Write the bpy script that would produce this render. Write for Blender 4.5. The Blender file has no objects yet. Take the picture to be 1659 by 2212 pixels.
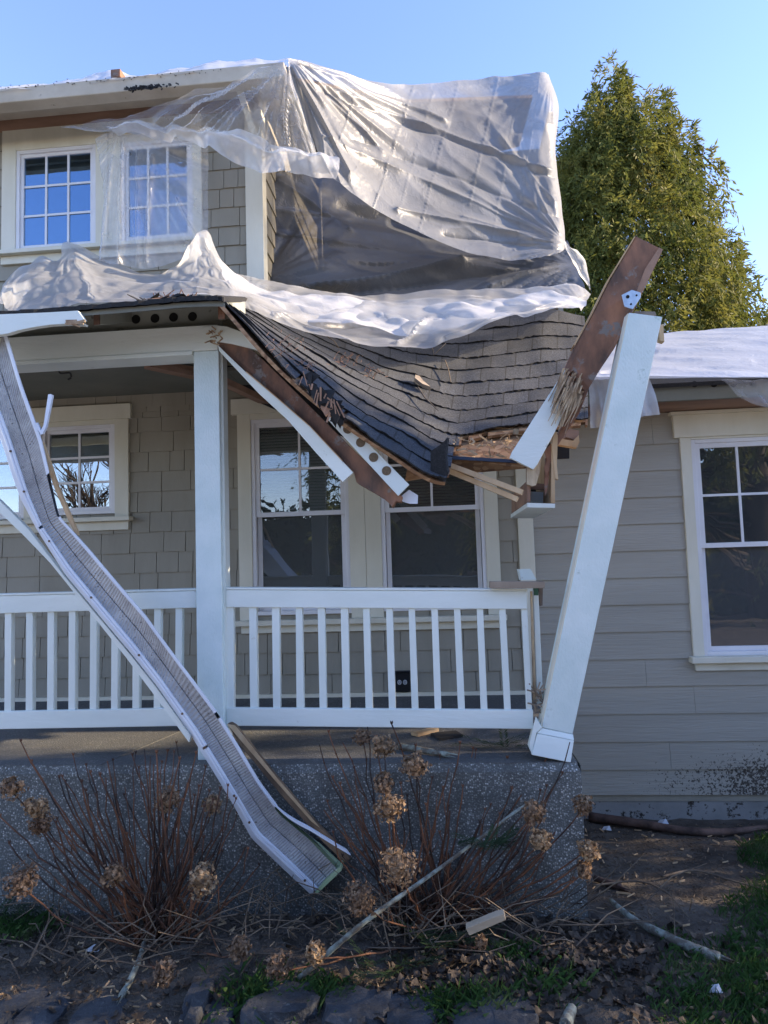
import bpy, math, random
from mathutils import Vector, Matrix, noise as mnoise

random.seed(7)
R = math.radians
C = bpy.context.scene
COL = C.collection

# ------------------------------------------------------------------ camera
H0 = 1.77                      # eye height above the garden soil
FPX = 1470.0                   # focal length in units of the 1659 x 2212 layout sheet
yaw, pitch, roll = R(4.958), R(4.236), R(-1.789)
FW = Vector((-math.sin(yaw)*math.cos(pitch), math.cos(yaw)*math.cos(pitch), math.sin(pitch)))
_r0 = Vector((math.cos(yaw), math.sin(yaw), 0)); _u0 = _r0.cross(FW)
RT = _r0*math.cos(roll) + _u0*math.sin(roll)
UP = -_r0*math.sin(roll) + _u0*math.cos(roll)
cam = bpy.data.cameras.new('camera'); cam.sensor_fit = 'VERTICAL'; cam.sensor_height = 36
cam.lens = 36*FPX/2212; cam.clip_start = .05; cam.clip_end = 2000
co = bpy.data.objects.new('camera', cam); COL.objects.link(co)
co.matrix_world = Matrix(((RT.x, UP.x, -FW.x, 0), (RT.y, UP.y, -FW.y, 0), (RT.z, UP.z, -FW.z, H0), (0, 0, 0, 1)))
C.camera = co

# ------------------------------------------------------------------ light
SUN_EL, SUN_AZ = R(21), R(84)          # azimuth from +Y towards +X
w = bpy.data.worlds.new('World'); C.world = w; w.use_nodes = True
nt = w.node_tree; nt.nodes.clear()
sky = nt.nodes.new('ShaderNodeTexSky'); sky.sky_type = 'NISHITA'; sky.sun_disc = False
sky.sun_elevation = SUN_EL; sky.sun_rotation = SUN_AZ; sky.air_density = 1.0; sky.dust_density = 0; sky.ozone_density = 4.0
bg = nt.nodes.new('ShaderNodeBackground'); bg.inputs[1].default_value = .15
wo = nt.nodes.new('ShaderNodeOutputWorld')
tint = nt.nodes.new('ShaderNodeMix'); tint.data_type = 'RGBA'; tint.blend_type = 'MULTIPLY'; tint.inputs[0].default_value = 1
tint.inputs[7].default_value = (1.0, .825, .87, 1)      # colour balance of the sky light
nt.links.new(sky.outputs[0], tint.inputs[6]); nt.links.new(tint.outputs[2], bg.inputs[0]); nt.links.new(bg.outputs[0], wo.inputs[0])
sl = bpy.data.lights.new('sun', 'SUN'); sl.energy = 3.4; sl.angle = R(.5); sl.color = (1, .80, .56)
so = bpy.data.objects.new('sun', sl); COL.objects.link(so)
sd = Vector((math.sin(SUN_AZ)*math.cos(SUN_EL), math.cos(SUN_AZ)*math.cos(SUN_EL), math.sin(SUN_EL)))
so.rotation_euler = (-sd).to_track_quat('-Z', 'Y').to_euler(); so.location = (20, 4, 15)
C.view_settings.view_transform = 'Standard'; C.view_settings.look = 'None'
C.view_settings.exposure = 2.02; C.view_settings.gamma = 1
C.cycles.max_bounces = 12; C.cycles.transparent_max_bounces = 24

# ------------------------------------------------------------------ layout helpers
def P(x, y, Y):
    d = FW + RT*((x-829.5)/FPX) - UP*((y-1106)/FPX)
    v = d*(Y/d.y); v.z += H0
    return v
def PG(x, y, z=0.0):                    # point of the horizontal plane z
    d = FW + RT*((x-829.5)/FPX) - UP*((y-1106)/FPX)
    v = d*((z-H0)/d.z); v.z = z
    return v
def rect(xl, yt, xr, yb, Y):
    ym, xm = (yt+yb)/2, (xl+xr)/2
    return P(xl, ym, Y).x, P(xr, ym, Y).x, P(xm, yb, Y).z, P(xm, yt, Y).z
def rn(a, b): return random.uniform(a, b)

class MB:
    def __init__(s): s.v = []; s.f = []; s.uv = {}
    def add(s, vs, fs, uvs=None):
        o = len(s.v); s.v += [tuple(q) for q in vs]
        for f in fs: s.f.append(tuple(o+i for i in f))
        if uvs:
            for i, q in enumerate(uvs): s.uv[o+i] = q
    def hexa(s, a):                     # 8 points: 4 of one end loop, then 4 of the other
        s.add(a, [(3,2,1,0),(4,5,6,7),(0,1,5,4),(1,2,6,5),(2,3,7,6),(3,0,4,7)])
    def box(s, x0, x1, y0, y1, z0, z1):
        s.hexa([Vector(q) for q in ((x0,y0,z0),(x1,y0,z0),(x1,y1,z0),(x0,y1,z0),(x0,y0,z1),(x1,y0,z1),(x1,y1,z1),(x0,y1,z1))])
    def bar(s, a, b, wd, th, side=None):  # squared bar from a to b
        d = (b-a).normalized(); sd_ = side or Vector((0,1,0))
        p = d.cross(sd_).normalized()*wd/2; q = d.cross(p).normalized()*th/2
        s.hexa([a-p-q, a+p-q, a+p+q, a-p+q, b-p-q, b+p-q, b+p+q, b-p+q])
    def slab(s, pts, ext=(0,.03,0), jag=0):    # outline (list of Vectors) given a thickness
        n = len(pts); e = Vector(ext)
        s.add(list(pts)+[p+e for p in pts], [tuple(range(n)), tuple(reversed(range(n, 2*n)))] + [(i, i+n, (i+1)%n+n, (i+1)%n) for i in range(n)])
    def tube(s, pts, rads, n=6, cap=True):
        vs = []; fs = []; m = len(pts)
        for i, p in enumerate(pts):
            t = (pts[min(i+1, m-1)]-pts[max(i-1, 0)]).normalized()
            a = t.cross(Vector((.31,.2,.93)) if abs(t.z) < .9 else Vector((1,.1,0))).normalized(); b = t.cross(a)
            r = rads[i] if hasattr(rads, '__len__') else rads
            for k in range(n):
                an = 2*math.pi*k/n; vs.append(p + (a*math.cos(an)+b*math.sin(an))*r)
        for i in range(m-1):
            for k in range(n):
                fs.append((i*n+k, i*n+(k+1)%n, (i+1)*n+(k+1)%n, (i+1)*n+k))
        if cap: fs.append(tuple(reversed(range(n)))); fs.append(tuple((m-1)*n+k for k in range(n)))
        s.add(vs, fs)
    def build(s, name, mat, parent=None, smooth=False, bevel=0):
        me = bpy.data.meshes.new(name); me.from_pydata(s.v, [], s.f)
        if s.uv:
            ul = me.uv_layers.new(name='UVMap')
            for l in me.loops: ul.data[l.index].uv = s.uv.get(l.vertex_index, (0,0))
        for m_ in (mat if isinstance(mat, list) else [mat]): me.materials.append(m_)
        if smooth: me.polygons.foreach_set('use_smooth', [True]*len(me.polygons))
        me.validate(); me.update()
        o = bpy.data.objects.new(name, me); COL.objects.link(o)
        if parent:
            o.parent = parent; o.matrix_parent_inverse = Matrix.Translation(-parent.location) if parent.type == 'EMPTY' and not parent.parent else Matrix.Identity(4)
        if bevel:
            b = o.modifiers.new('bevel', 'BEVEL'); b.width = bevel; b.segments = 2; b.limit_method = 'ANGLE'
        return o

def tag(o, label, cat=None, group=None, kind=None):
    if label: o['label'] = label
    if cat: o['category'] = cat
    if group: o['group'] = group
    if kind: o['kind'] = kind
    return o
def thing(name, loc, label, cat, group=None):
    o = bpy.data.objects.new(name, None); COL.objects.link(o); o.location = loc; o.empty_display_size = .1
    return tag(o, label, cat, group)

def cr(p0, p1, p2, p3, t):
    return .5*((2*p1) + (p2-p0)*t + (2*p0-5*p1+4*p2-p3)*t*t + (3*p1-p0-3*p2+p3)*t**3)
def spline(pts, n):
    out = []; m = len(pts)-1
    for i in range(n+1):
        u = i/n*m; k = min(int(u), m-1); t = u-k
        g = lambda j: pts[max(0, min(m, j))] if 0 <= j <= m else (pts[0]*2-pts[1] if j < 0 else pts[m]*2-pts[m-1])
        out.append(cr(g(k-1), g(k), g(k+1), g(k+2), t))
    return out
def patch(rows, nu, nv):                # rows of (x, y, Y) triples -> fine grid [v][u] of Vector(x, y, Y)
    fine = [spline([Vector(q) for q in r], nu) for r in rows]
    cols = [spline([fine[j][i] for j in range(len(rows))], nv) for i in range(nu+1)]
    return [[cols[i][j] for i in range(nu+1)] for j in range(nv+1)]
def seg_d(px, py, x0, y0, x1, y1):
    dx, dy = x1-x0, y1-y0; L = dx*dx+dy*dy; t = ((px-x0)*dx+(py-y0)*dy)/L
    tc = max(0, min(1, t)); s = ((px-x0)*dy-(py-y0)*dx)/math.sqrt(L)
    e = math.hypot(px-x0-tc*dx, py-y0-tc*dy)
    return s, e, t
def tri(x): return abs((x % 1.0)-.5)*2-.5
def crumple(a, b, seed):                # straight creases with flat facets between them
    rs = random.Random(seed); t = 0
    wa, wb = a+.10*mnoise.noise(Vector((a*1.3, b*1.3, seed))), b+.10*mnoise.noise(Vector((a*1.3, b*1.3, seed+9)))
    m_ = .75+.6*max(0, mnoise.noise(Vector((a*1.1, b*1.1, seed+4)))+.3)
    for f in (.7, 1.1, 1.7, 2.6, 3.9):
        an = rs.uniform(0, 6.283); ph = rs.uniform(0, 1)
        t += tri((math.cos(an)*wa+math.sin(an)*wb)*f+ph+.25*mnoise.noise(Vector((wa*f*.4, wb*f*.4, f))))*.62/f**.95
    return t*m_
def film(name, rows, nu, nv, mat, parent=None, amp=.03, sc=3.0, creases=(), stretch=(1,1,1), seed=0, radial=(), crisp=1.0, smooth=.6, tear=None):
    g = patch(rows, nu, nv); m = MB(); vs = []; uv = []
    for j, row in enumerate(g):
        for i, q in enumerate(row):
            p = P(q.x, q.y, q.z)
            n3 = Vector((p.x*sc*stretch[0]+seed, p.y*sc*stretch[1], p.z*sc*stretch[2]+seed*.7))
            w3 = n3+mnoise.noise_vector(n3*.6)*.6
            d = mnoise.noise(n3)*amp*smooth
            if crisp:
                d += crumple(p.x*sc*stretch[0]*.5, p.z*sc*stretch[2]*.5, seed)*amp*2.0*crisp
            for (ax_, ay_, fr, am, reach) in radial:
                rr_ = math.hypot(q.x-ax_, q.y-ay_); th_ = math.atan2(q.y-ay_, q.x-ax_)
                k_ = min(1, rr_/40)*math.exp(-(rr_/reach)**2)
                d += (.25-abs(mnoise.noise(Vector((th_*fr, rr_*.004, seed)))))*am*k_*min(1.4, rr_/120+.3)
            for (x0, y0, x1, y1, wd, a) in creases:
                s_, e_, t_ = seg_d(q.x, q.y, x0, y0, x1, y1)
                fade = min([1]+[math.hypot(q.x-r_[0], q.y-r_[1])/70 for r_ in radial])
                if e_ < wd*5: d += fade*a*math.exp(-e_/wd)*max(0, 1-e_/(wd*5))
            p.y -= d
            p.x += mnoise.noise(n3*1.7+Vector((9,3,1)))*amp*.35
            p.z += mnoise.noise(n3*1.7+Vector((2,8,5)))*amp*.35
            vs.append(p); uv.append((i/nu, j/nv))
    fs = []
    for j in range(nv):
        for i in range(nu):
            if tear and tear(i/nu, j/nv): continue
            a = j*(nu+1)+i; fs.append((a, a+1, a+nu+2, a+nu+1))
    m.add(vs, fs, uv)
    return m.build(name, mat, parent, smooth=True)

# ------------------------------------------------------------------ materials
def newmat(name):
    m = bpy.data.materials.new(name); m.use_nodes = True; t = m.node_tree; t.nodes.clear()
    return m, t, t.nodes.new('ShaderNodeOutputMaterial')
def nd(t, k, **kw):
    n = t.nodes.new(k)
    for a, b in kw.items(): setattr(n, a, b)
    return n
def ramp(t, fac, stops):
    r = nd(t, 'ShaderNodeValToRGB'); e = r.color_ramp.elements
    while len(e) < len(stops): e.new(.5)
    for q, (p, c) in zip(e, stops): q.position = p; q.color = (*c, 1)
    t.links.new(fac, r.inputs[0]); return r.outputs[0]
def noise_(t, scale, detail=6, rough=.6, coord='Object', stretch=None):
    tc = nd(t, 'ShaderNodeTexCoord'); o = tc.outputs[coord]
    if stretch:
        mp = nd(t, 'ShaderNodeMapping'); mp.inputs['Scale'].default_value = stretch
        if len(stretch) == 3: t.links.new(o, mp.inputs[0]); o = mp.outputs[0]
    n = nd(t, 'ShaderNodeTexNoise'); n.inputs['Scale'].default_value = scale; n.inputs['Detail'].default_value = detail; n.inputs['Roughness'].default_value = rough
    t.links.new(o, n.inputs['Vector']); return n.outputs[0]
def mixc(t, a, b, fac, mode='MIX'):
    m = nd(t, 'ShaderNodeMix', data_type='RGBA', blend_type=mode)
    for s, v in ((6, a), (7, b)):
        if isinstance(v, tuple): m.inputs[s].default_value = (*v, 1)
        else: t.links.new(v, m.inputs[s])
    if isinstance(fac, (int, float)): m.inputs[0].default_value = fac
    else: t.links.new(fac, m.inputs[0])
    return m.outputs[2]
def bump_(t, h, strength, dist=.01):
    b = nd(t, 'ShaderNodeBump'); b.inputs['Strength'].default_value = strength; b.inputs['Distance'].default_value = dist
    t.links.new(h, b.inputs['Height']); return b.outputs[0]
def surf_mat(name, c1, c2, scale=6, rough=.6, bump=.15, bscale=60, stretch=None, lo=.35, hi=.65, metal=0, dist=.005, spec=.4, dirt=None):
    m, t, out = newmat(name); b = nd(t, 'ShaderNodeBsdfPrincipled')
    col = ramp(t, noise_(t, scale, stretch=stretch), [(lo, c1), (hi, c2)])
    if dirt:                            # (scale, threshold, colour): stains with a shape of their own
        f = ramp(t, noise_(t, dirt[0], 8, .7), [(dirt[1], (0,0,0)), (dirt[1]+.06, (1,1,1))])
        col = mixc(t, col, dirt[2], f)
    t.links.new(col, b.inputs['Base Color']); b.inputs['Roughness'].default_value = rough; b.inputs['Metallic'].default_value = metal
    b.inputs['Specular IOR Level'].default_value = spec
    if bump: t.links.new(bump_(t, noise_(t, bscale, stretch=stretch), bump, dist), b.inputs['Normal'])
    t.links.new(b.outputs[0], out.inputs[0]); return m

M = {}
M['shingle'] = surf_mat('shingle_paint', (.275,.248,.19), (.33,.30,.235), 3, .75, .35, 40, (1,1,.25))
def mk_siding():
    m, t, out = newmat('lap_siding_paint'); b = nd(t, 'ShaderNodeBsdfPrincipled')
    col = ramp(t, noise_(t, 2.2, stretch=(.4,1,3)), [(.3, (.325,.30,.245)), (.7, (.375,.35,.292))])
    # mud splashed up the lowest boards: specks that thin out with height
    tc = nd(t, 'ShaderNodeTexCoord'); sx = nd(t, 'ShaderNodeSeparateXYZ'); t.links.new(tc.outputs['Object'], sx.inputs[0])
    mr = nd(t, 'ShaderNodeMapRange'); mr.inputs[1].default_value = .18; mr.inputs[2].default_value = .48; mr.inputs[3].default_value = .47; mr.inputs[4].default_value = .74
    t.links.new(sx.outputs[2], mr.inputs[0])
    mx = nd(t, 'ShaderNodeMapRange'); mx.inputs[1].default_value = 1.2; mx.inputs[2].default_value = 2.2; mx.inputs[3].default_value = .2; mx.inputs[4].default_value = 0
    t.links.new(sx.outputs[0], mx.inputs[0])
    ad = nd(t, 'ShaderNodeMath', operation='ADD'); t.links.new(mr.outputs[0], ad.inputs[0]); t.links.new(mx.outputs[0], ad.inputs[1])
    gt = nd(t, 'ShaderNodeMath', operation='GREATER_THAN'); t.links.new(noise_(t, 55, 5, .7), gt.inputs[0]); t.links.new(ad.outputs[0], gt.inputs[1])
    col = mixc(t, col, (.05,.04,.031), gt.outputs[0])
    t.links.new(col, b.inputs['Base Color']); b.inputs['Roughness'].default_value = .55
    wv = nd(t, 'ShaderNodeTexNoise'); wv.inputs['Scale'].default_value = 14; wv.inputs['Detail'].default_value = 5; wv.inputs['Distortion'].default_value = 1.2
    mp = nd(t, 'ShaderNodeMapping'); mp.inputs['Scale'].default_value = (.22,1,3.2); t.links.new(tc.outputs['Object'], mp.inputs[0]); t.links.new(mp.outputs[0], wv.inputs['Vector'])
    t.links.new(bump_(t, wv.outputs[0], .5, .008), b.inputs['Normal'])
    t.links.new(b.outputs[0], out.inputs[0]); return m
M['siding'] = mk_siding()
M['trim'] = surf_mat('cream_trim_paint', (.64,.60,.47), (.72,.68,.55), 4, .55, .2, 50, (1,1,.3), dirt=(9,.74,(.42,.34,.22)))
M['white'] = surf_mat('white_paint', (.66,.71,.66), (.74,.78,.73), 5, .5, .25, 45, (1,1,.4), dirt=(11,.655,(.50,.49,.40)))
M['whitewood'] = surf_mat('white_rough_sawn_paint', (.66,.71,.66), (.75,.79,.74), 5, .55, .45, 55, (.25,1,1), dirt=(13,.655,(.44,.41,.33)))
def mk_knit():
    m, t, out = newmat('white_woodgrain_wrap'); b = nd(t, 'ShaderNodeBsdfPrincipled')
    col = ramp(t, noise_(t, 5), [(.35, (.58,.68,.66)), (.65, (.68,.76,.74))])
    f = ramp(t, noise_(t, 3.2, 8, .75), [(.60, (0,0,0)), (.72, (1,1,1))])
    f2 = ramp(t, noise_(t, 60, 4, .7), [(.45, (0,0,0)), (.6, (1,1,1))])
    f3 = nd(t, 'ShaderNodeMath', operation='MULTIPLY'); t.links.new(f, f3.inputs[0]); t.links.new(f2, f3.inputs[1])
    col = mixc(t, col, (.18,.30,.22), f3.outputs[0])
    t.links.new(col, b.inputs['Base Color']); b.inputs['Roughness'].default_value = .5
    tc = nd(t, 'ShaderNodeTexCoord'); mp = nd(t, 'ShaderNodeMapping'); mp.inputs['Scale'].default_value = (1,1,.45); mp.inputs['Rotation'].default_value = (0, R(35), 0)
    t.links.new(tc.outputs['Object'], mp.inputs[0])
    wv = nd(t, 'ShaderNodeTexNoise'); wv.inputs['Scale'].default_value = 120; t.links.new(mp.outputs[0], wv.inputs['Vector'])
    t.links.new(bump_(t, wv.outputs[0], .7, .004), b.inputs['Normal'])
    t.links.new(b.outputs[0], out.inputs[0]); return m
M['knit'] = mk_knit()
M['vinyl'] = surf_mat('white_vinyl', (.70,.68,.68), (.76,.75,.75), 4, .35, 0)
M['soffit'] = surf_mat('grey_green_ceiling_and_shade', (.135,.14,.115), (.17,.17,.14), 3, .7, .15, 30)
M['vent'] = surf_mat('grey_vent_paint', (.24,.25,.22), (.30,.31,.27), 5, .7, .2, 40, dirt=(12,.62,(.10,.09,.08)))
M['ventwhite'] = surf_mat('white_vent_paint', (.60,.66,.63), (.68,.73,.69), 5, .6, .2, 40, dirt=(14,.66,(.28,.24,.18)))
M['fascia'] = surf_mat('tan_fascia_paint', (.42,.37,.29), (.52,.47,.38), 4, .6, .2, 40, dirt=(13,.66,(.06,.045,.035)))
M['brown'] = surf_mat('weathered_brown_timber', (.085,.055,.042), (.36,.17,.095), 6, .8, .6, 30, (1,1,.45), .36, .70, dirt=(9,.57,(.20,.175,.155)))
M['raw'] = surf_mat('raw_pale_wood', (.42,.27,.14), (.60,.43,.25), 9, .75, .5, 40, (1,1,.3))
M['split'] = surf_mat('freshly_split_wood', (.20,.12,.07), (.60,.46,.29), 22, .8, .7, 60, (1,1,.25))
M['greywood'] = surf_mat('weathered_grey_wood', (.16,.12,.09), (.34,.27,.20), 9, .85, .5, 40, (.3,1,.3))
M['boardwood'] = surf_mat('brown_weathered_board', (.10,.065,.04), (.27,.17,.095), 8, .85, .6, 30, (1,1,.3))
M['greyoff'] = surf_mat('dull_pale_timber', (.27,.21,.14), (.40,.32,.22), 9, .8, .5, 40, (.3,1,1))
M['pinkwood'] = surf_mat('stained_lumber', (.22,.13,.085), (.36,.22,.15), 6, .8, .4, 30, (.2,1,1), dirt=(9,.66,(.06,.05,.045)))
def mk_osb():
    m, t, out = newmat('strand_board'); b = nd(t, 'ShaderNodeBsdfPrincipled')
    tc = nd(t, 'ShaderNodeTexCoord'); mp = nd(t, 'ShaderNodeMapping'); mp.inputs['Scale'].default_value = (1,1,2.2); mp.inputs['Rotation'].default_value = (0,.5,.3)
    t.links.new(tc.outputs['Object'], mp.inputs[0])
    v = nd(t, 'ShaderNodeTexVoronoi'); v.inputs['Scale'].default_value = 28; t.links.new(mp.outputs[0], v.inputs['Vector'])
    sp = nd(t, 'ShaderNodeSeparateColor'); t.links.new(v.outputs['Color'], sp.inputs[0])
    col = ramp(t, sp.outputs[0], [(0, (.14,.068,.03)), (.5, (.25,.135,.062)), (1, (.38,.235,.125))])
    t.links.new(col, b.inputs['Base Color']); b.inputs['Roughness'].default_value = .7
    t.links.new(b.outputs[0], out.inputs[0]); return m
M['osb'] = mk_osb()
M['black'] = surf_mat('black_felt_and_backing', (.012,.012,.013), (.022,.021,.021), 8, .8, .3, 40)
M['blackplastic'] = surf_mat('black_plastic', (.010,.010,.011), (.014,.014,.015), 8, .4, 0)
M['navy'] = surf_mat('navy_drip_strip', (.02,.028,.05), (.03,.04,.07), 8, .5, 0)
M['hole'] = surf_mat('dark_cavity', (.006,.006,.006), (.010,.010,.009), 8, .9, 0)
M['mesh'] = surf_mat('tan_vent_screen', (.10,.07,.04), (.17,.12,.07), 160, .7, .6, 260)
def mk_asphalt():
    m, t, out = newmat('asphalt_shingle'); b = nd(t, 'ShaderNodeBsdfPrincipled')
    tc = nd(t, 'ShaderNodeTexCoord')
    br = nd(t, 'ShaderNodeTexBrick'); br.offset = .37; br.squash = 1; br.inputs['Scale'].default_value = 1
    br.inputs['Brick Width'].default_value = .085; br.inputs['Row Height'].default_value = 1/13; br.inputs['Mortar Size'].default_value = .0022; br.inputs['Bias'].default_value = 0
    br.inputs['Color1'].default_value = (.030,.032,.036,1); br.inputs['Color2'].default_value = (.050,.053,.059,1); br.inputs['Mortar'].default_value = (.012,.012,.012,1)
    t.links.new(tc.outputs['UV'], br.inputs['Vector'])
    gr = ramp(t, noise_(t, 120, 3, .75), [(.34, (.3,.3,.3)), (.58, (1.15,1.15,1.15)), (.72, (3.0,2.95,2.9))])
    col = mixc(t, br.outputs[0], gr, 1.0, 'MULTIPLY')
    moss = ramp(t, noise_(t, 4.5, 8, .7), [(.62, (0,0,0)), (.80, (.35,.35,.35))])
    col = mixc(t, col, (.09,.07,.05), moss)
    spl = ramp(t, noise_(t, 7, 9, .8), [(.735, (0,0,0)), (.76, (.9,.9,.9))])
    col = mixc(t, col, (.30,.31,.30), spl)
    t.links.new(col, b.inputs['Base Color']); b.inputs['Roughness'].default_value = .85
    t.links.new(bump_(t, noise_(t, 260, 2, .5), .6, .003), b.inputs['Normal'])
    t.links.new(b.outputs[0], out.inputs[0]); return m
M['asphalt'] = mk_asphalt()
def mk_concrete(name, dark):
    m, t, out = newmat(name); b = nd(t, 'ShaderNodeBsdfPrincipled')
    tc = nd(t, 'ShaderNodeTexCoord')
    v = nd(t, 'ShaderNodeTexVoronoi'); v.inputs['Scale'].default_value = 105; v.inputs['Randomness'].default_value = 1; t.links.new(tc.outputs['Object'], v.inputs['Vector'])
    sp = nd(t, 'ShaderNodeSeparateColor'); t.links.new(v.outputs['Color'], sp.inputs[0])
    peb = ramp(t, sp.outputs[0], [(0, (.09,.097,.092)), (.55, (.19,.20,.19)), (.85, (.34,.345,.32)), (1, (.60,.60,.56))])
    edge = ramp(t, v.outputs['Distance'], [(.25, (1,1,1)), (.62, (0,0,0))])
    col = mixc(t, (.095,.10,.094), peb, edge)
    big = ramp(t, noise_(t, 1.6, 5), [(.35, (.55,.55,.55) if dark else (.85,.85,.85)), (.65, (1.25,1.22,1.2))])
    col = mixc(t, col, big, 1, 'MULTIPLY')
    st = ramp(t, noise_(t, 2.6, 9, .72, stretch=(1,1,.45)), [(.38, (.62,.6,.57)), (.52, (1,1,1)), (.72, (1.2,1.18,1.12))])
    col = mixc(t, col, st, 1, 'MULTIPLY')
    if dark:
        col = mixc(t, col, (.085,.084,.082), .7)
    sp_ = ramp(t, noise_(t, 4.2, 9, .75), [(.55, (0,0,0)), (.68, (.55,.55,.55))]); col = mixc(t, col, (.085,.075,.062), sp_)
    t.links.new(col, b.inputs['Base Color']); b.inputs['Roughness'].default_value = .8
    t.links.new(bump_(t, edge, .5, .004), b.inputs['Normal'])
    t.links.new(b.outputs[0], out.inputs[0]); return m
M['aggregate'] = mk_concrete('exposed_aggregate', False)
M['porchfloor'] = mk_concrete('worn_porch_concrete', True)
M['foundation'] = surf_mat('grey_foundation_concrete', (.20,.195,.18), (.30,.29,.27), 4, .85, .3, 30, dirt=(16,.56,(.035,.027,.02)))
M['bouncepaving'] = surf_mat('pale_bounce_concrete', (.44,.42,.38), (.52,.50,.46), 2, .9, .2, 40)  # kept pale so the added paving throws back more light
M['pavedroad'] = surf_mat('pale_bounce_asphalt', (.22,.215,.21), (.28,.275,.27), 3, .9, .2, 60)
M['soil'] = surf_mat('garden_soil', (.06,.049,.039), (.17,.142,.112), 5, .95, 1.0, 38, None, .3, .72, dist=.03, spec=.15, dirt=(60,.68,(.16,.115,.07)))
M['aluminium'] = surf_mat('white_enamelled_aluminium', (.62,.66,.74), (.70,.74,.80), 5, .28, 0, dirt=(22,.72,(.25,.24,.22)))
def mk_guard():
    m, t, out = newmat('perforated_grey_guard'); b = nd(t, 'ShaderNodeBsdfPrincipled')
    col = ramp(t, noise_(t, 12, 7, .7), [(.3, (.24,.24,.245)), (.7, (.44,.44,.435))])
    sp = ramp(t, noise_(t, 90, 3, .6), [(.62, (1,1,1)), (.70, (.25,.22,.2))])
    col = mixc(t, col, sp, 1, 'MULTIPLY')
    t.links.new(col, b.inputs['Base Color']); b.inputs['Roughness'].default_value = .5; b.inputs['Metallic'].default_value = .25
    t.links.new(b.outputs[0], out.inputs[0]); return m
M['guard'] = mk_guard()
M['steel'] = surf_mat('galvanised_steel', (.42,.47,.52), (.56,.60,.64), 30, .35, 0, metal=.8)
M['green'] = surf_mat('green_paint', (.32,.42,.22), (.42,.50,.30), 8, .6, .2, 40, dirt=(18,.64,(.08,.07,.04)))
M['darkgreen'] = surf_mat('dark_green_paint', (.03,.10,.06), (.05,.13,.08), 8, .6, 0)
M['rust'] = surf_mat('rusty_screw', (.10,.06,.04), (.2,.14,.1), 60, .6, 0, metal=.5)
M['stem'] = surf_mat('stem_bark_sun_dapple', (.026,.015,.011), (.19,.075,.032), 7, .7, .2, 60, (1,1,.5), .40, .64)  # dark bark, with extra orange put in for sun dapple
M['twig'] = surf_mat('dry_twig', (.05,.036,.027), (.22,.165,.11), 6, .85, .2, 60)
def mk_petal():
    m, t, out = newmat('dried_petal'); b = nd(t, 'ShaderNodeBsdfPrincipled')
    oi = nd(t, 'ShaderNodeObjectInfo')
    col = ramp(t, noise_(t, 40, 3), [(.3, (.11,.072,.047)), (.52, (.30,.205,.125)), (.72, (.54,.42,.28))])
    sh = ramp(t, oi.outputs['Random'], [(0, (.6,.52,.5)), (1, (1.25,1.2,1.05))])
    col = mixc(t, col, sh, 1, 'MULTIPLY')
    t.links.new(col, b.inputs['Base Color']); b.inputs['Roughness'].default_value = .8
    tr = nd(t, 'ShaderNodeBsdfTranslucent'); t.links.new(col, tr.inputs[0])
    mx = nd(t, 'ShaderNodeMixShader'); mx.inputs[0].default_value = .25; t.links.new(b.outputs[0], mx.inputs[1]); t.links.new(tr.outputs[0], mx.inputs[2])
    t.links.new(mx.outputs[0], out.inputs[0]); return m
M['petal'] = mk_petal()
def mk_leaf(name, c1, c2, c3, scale, trans=.3):
    m, t, out = newmat(name); b = nd(t, 'ShaderNodeBsdfPrincipled')
    col = ramp(t, noise_(t, scale, 4, .65), [(.3, c1), (.5, c2), (.72, c3)])
    t.links.new(col, b.inputs['Base Color']); b.inputs['Roughness'].default_value = .65; b.inputs['Specular IOR Level'].default_value = .2
    tr = nd(t, 'ShaderNodeBsdfTranslucent'); t.links.new(col, tr.inputs[0])
    mx = nd(t, 'ShaderNodeMixShader'); mx.inputs[0].default_value = trans; t.links.new(b.outputs[0], mx.inputs[1]); t.links.new(tr.outputs[0], mx.inputs[2])
    t.links.new(mx.outputs[0], out.inputs[0]); return m
M['cedar'] = mk_leaf('cedar_foliage', (.055,.074,.018), (.13,.14,.028), (.22,.195,.045), 1.1, .4)
M['grass'] = mk_leaf('lawn_grass', (.03,.07,.018), (.06,.125,.032), (.15,.165,.075), 3, .2)
M['deadleaf'] = mk_leaf('dead_leaf', (.024,.019,.015), (.065,.05,.038), (.18,.13,.085), 12, .1)
M['evergreen'] = mk_leaf('evergreen_sprig', (.010,.022,.010), (.025,.05,.02), (.05,.07,.03), 9, .15)
M['bark'] = surf_mat('tree_bark', (.03,.022,.016), (.09,.065,.045), 8, .9, .6, 20, (1,1,.3))
M['lichen'] = surf_mat('lichened_bark', (.12,.10,.075), (.30,.33,.27), 18, .9, .6, 40, None, .42, .62)
M['log'] = surf_mat('red_brown_bark', (.055,.034,.026), (.16,.10,.075), 10, .9, .5, 30)
M['stone'] = surf_mat('dark_basalt', (.028,.029,.031), (.07,.072,.076), 6, .85, .9, 25, dist=.02, dirt=(20,.62,(.14,.14,.13)))
M['paper'] = surf_mat('white_scrap', (.38,.39,.40), (.55,.56,.58), 18, .6, 0)
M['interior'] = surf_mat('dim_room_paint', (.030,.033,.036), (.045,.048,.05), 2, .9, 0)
M['blind'] = surf_mat('blind_slat', (.58,.57,.50), (.66,.65,.57), 3, .6, 0)
M['curtain'] = surf_mat('grey_curtain', (.10,.11,.12), (.17,.18,.19), 4, .9, 0, stretch=(8,1,.2))
M['rubber'] = surf_mat('rope_black', (.015,.014,.014), (.03,.03,.03), 8, .6, 0)
M['neighbour'] = surf_mat('tan_house_paint', (.30,.25,.18), (.36,.30,.22), 3, .8, 0)
M['neighbourroof'] = surf_mat('dark_roofing', (.04,.04,.042), (.06,.06,.06), 6, .9, 0)
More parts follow.
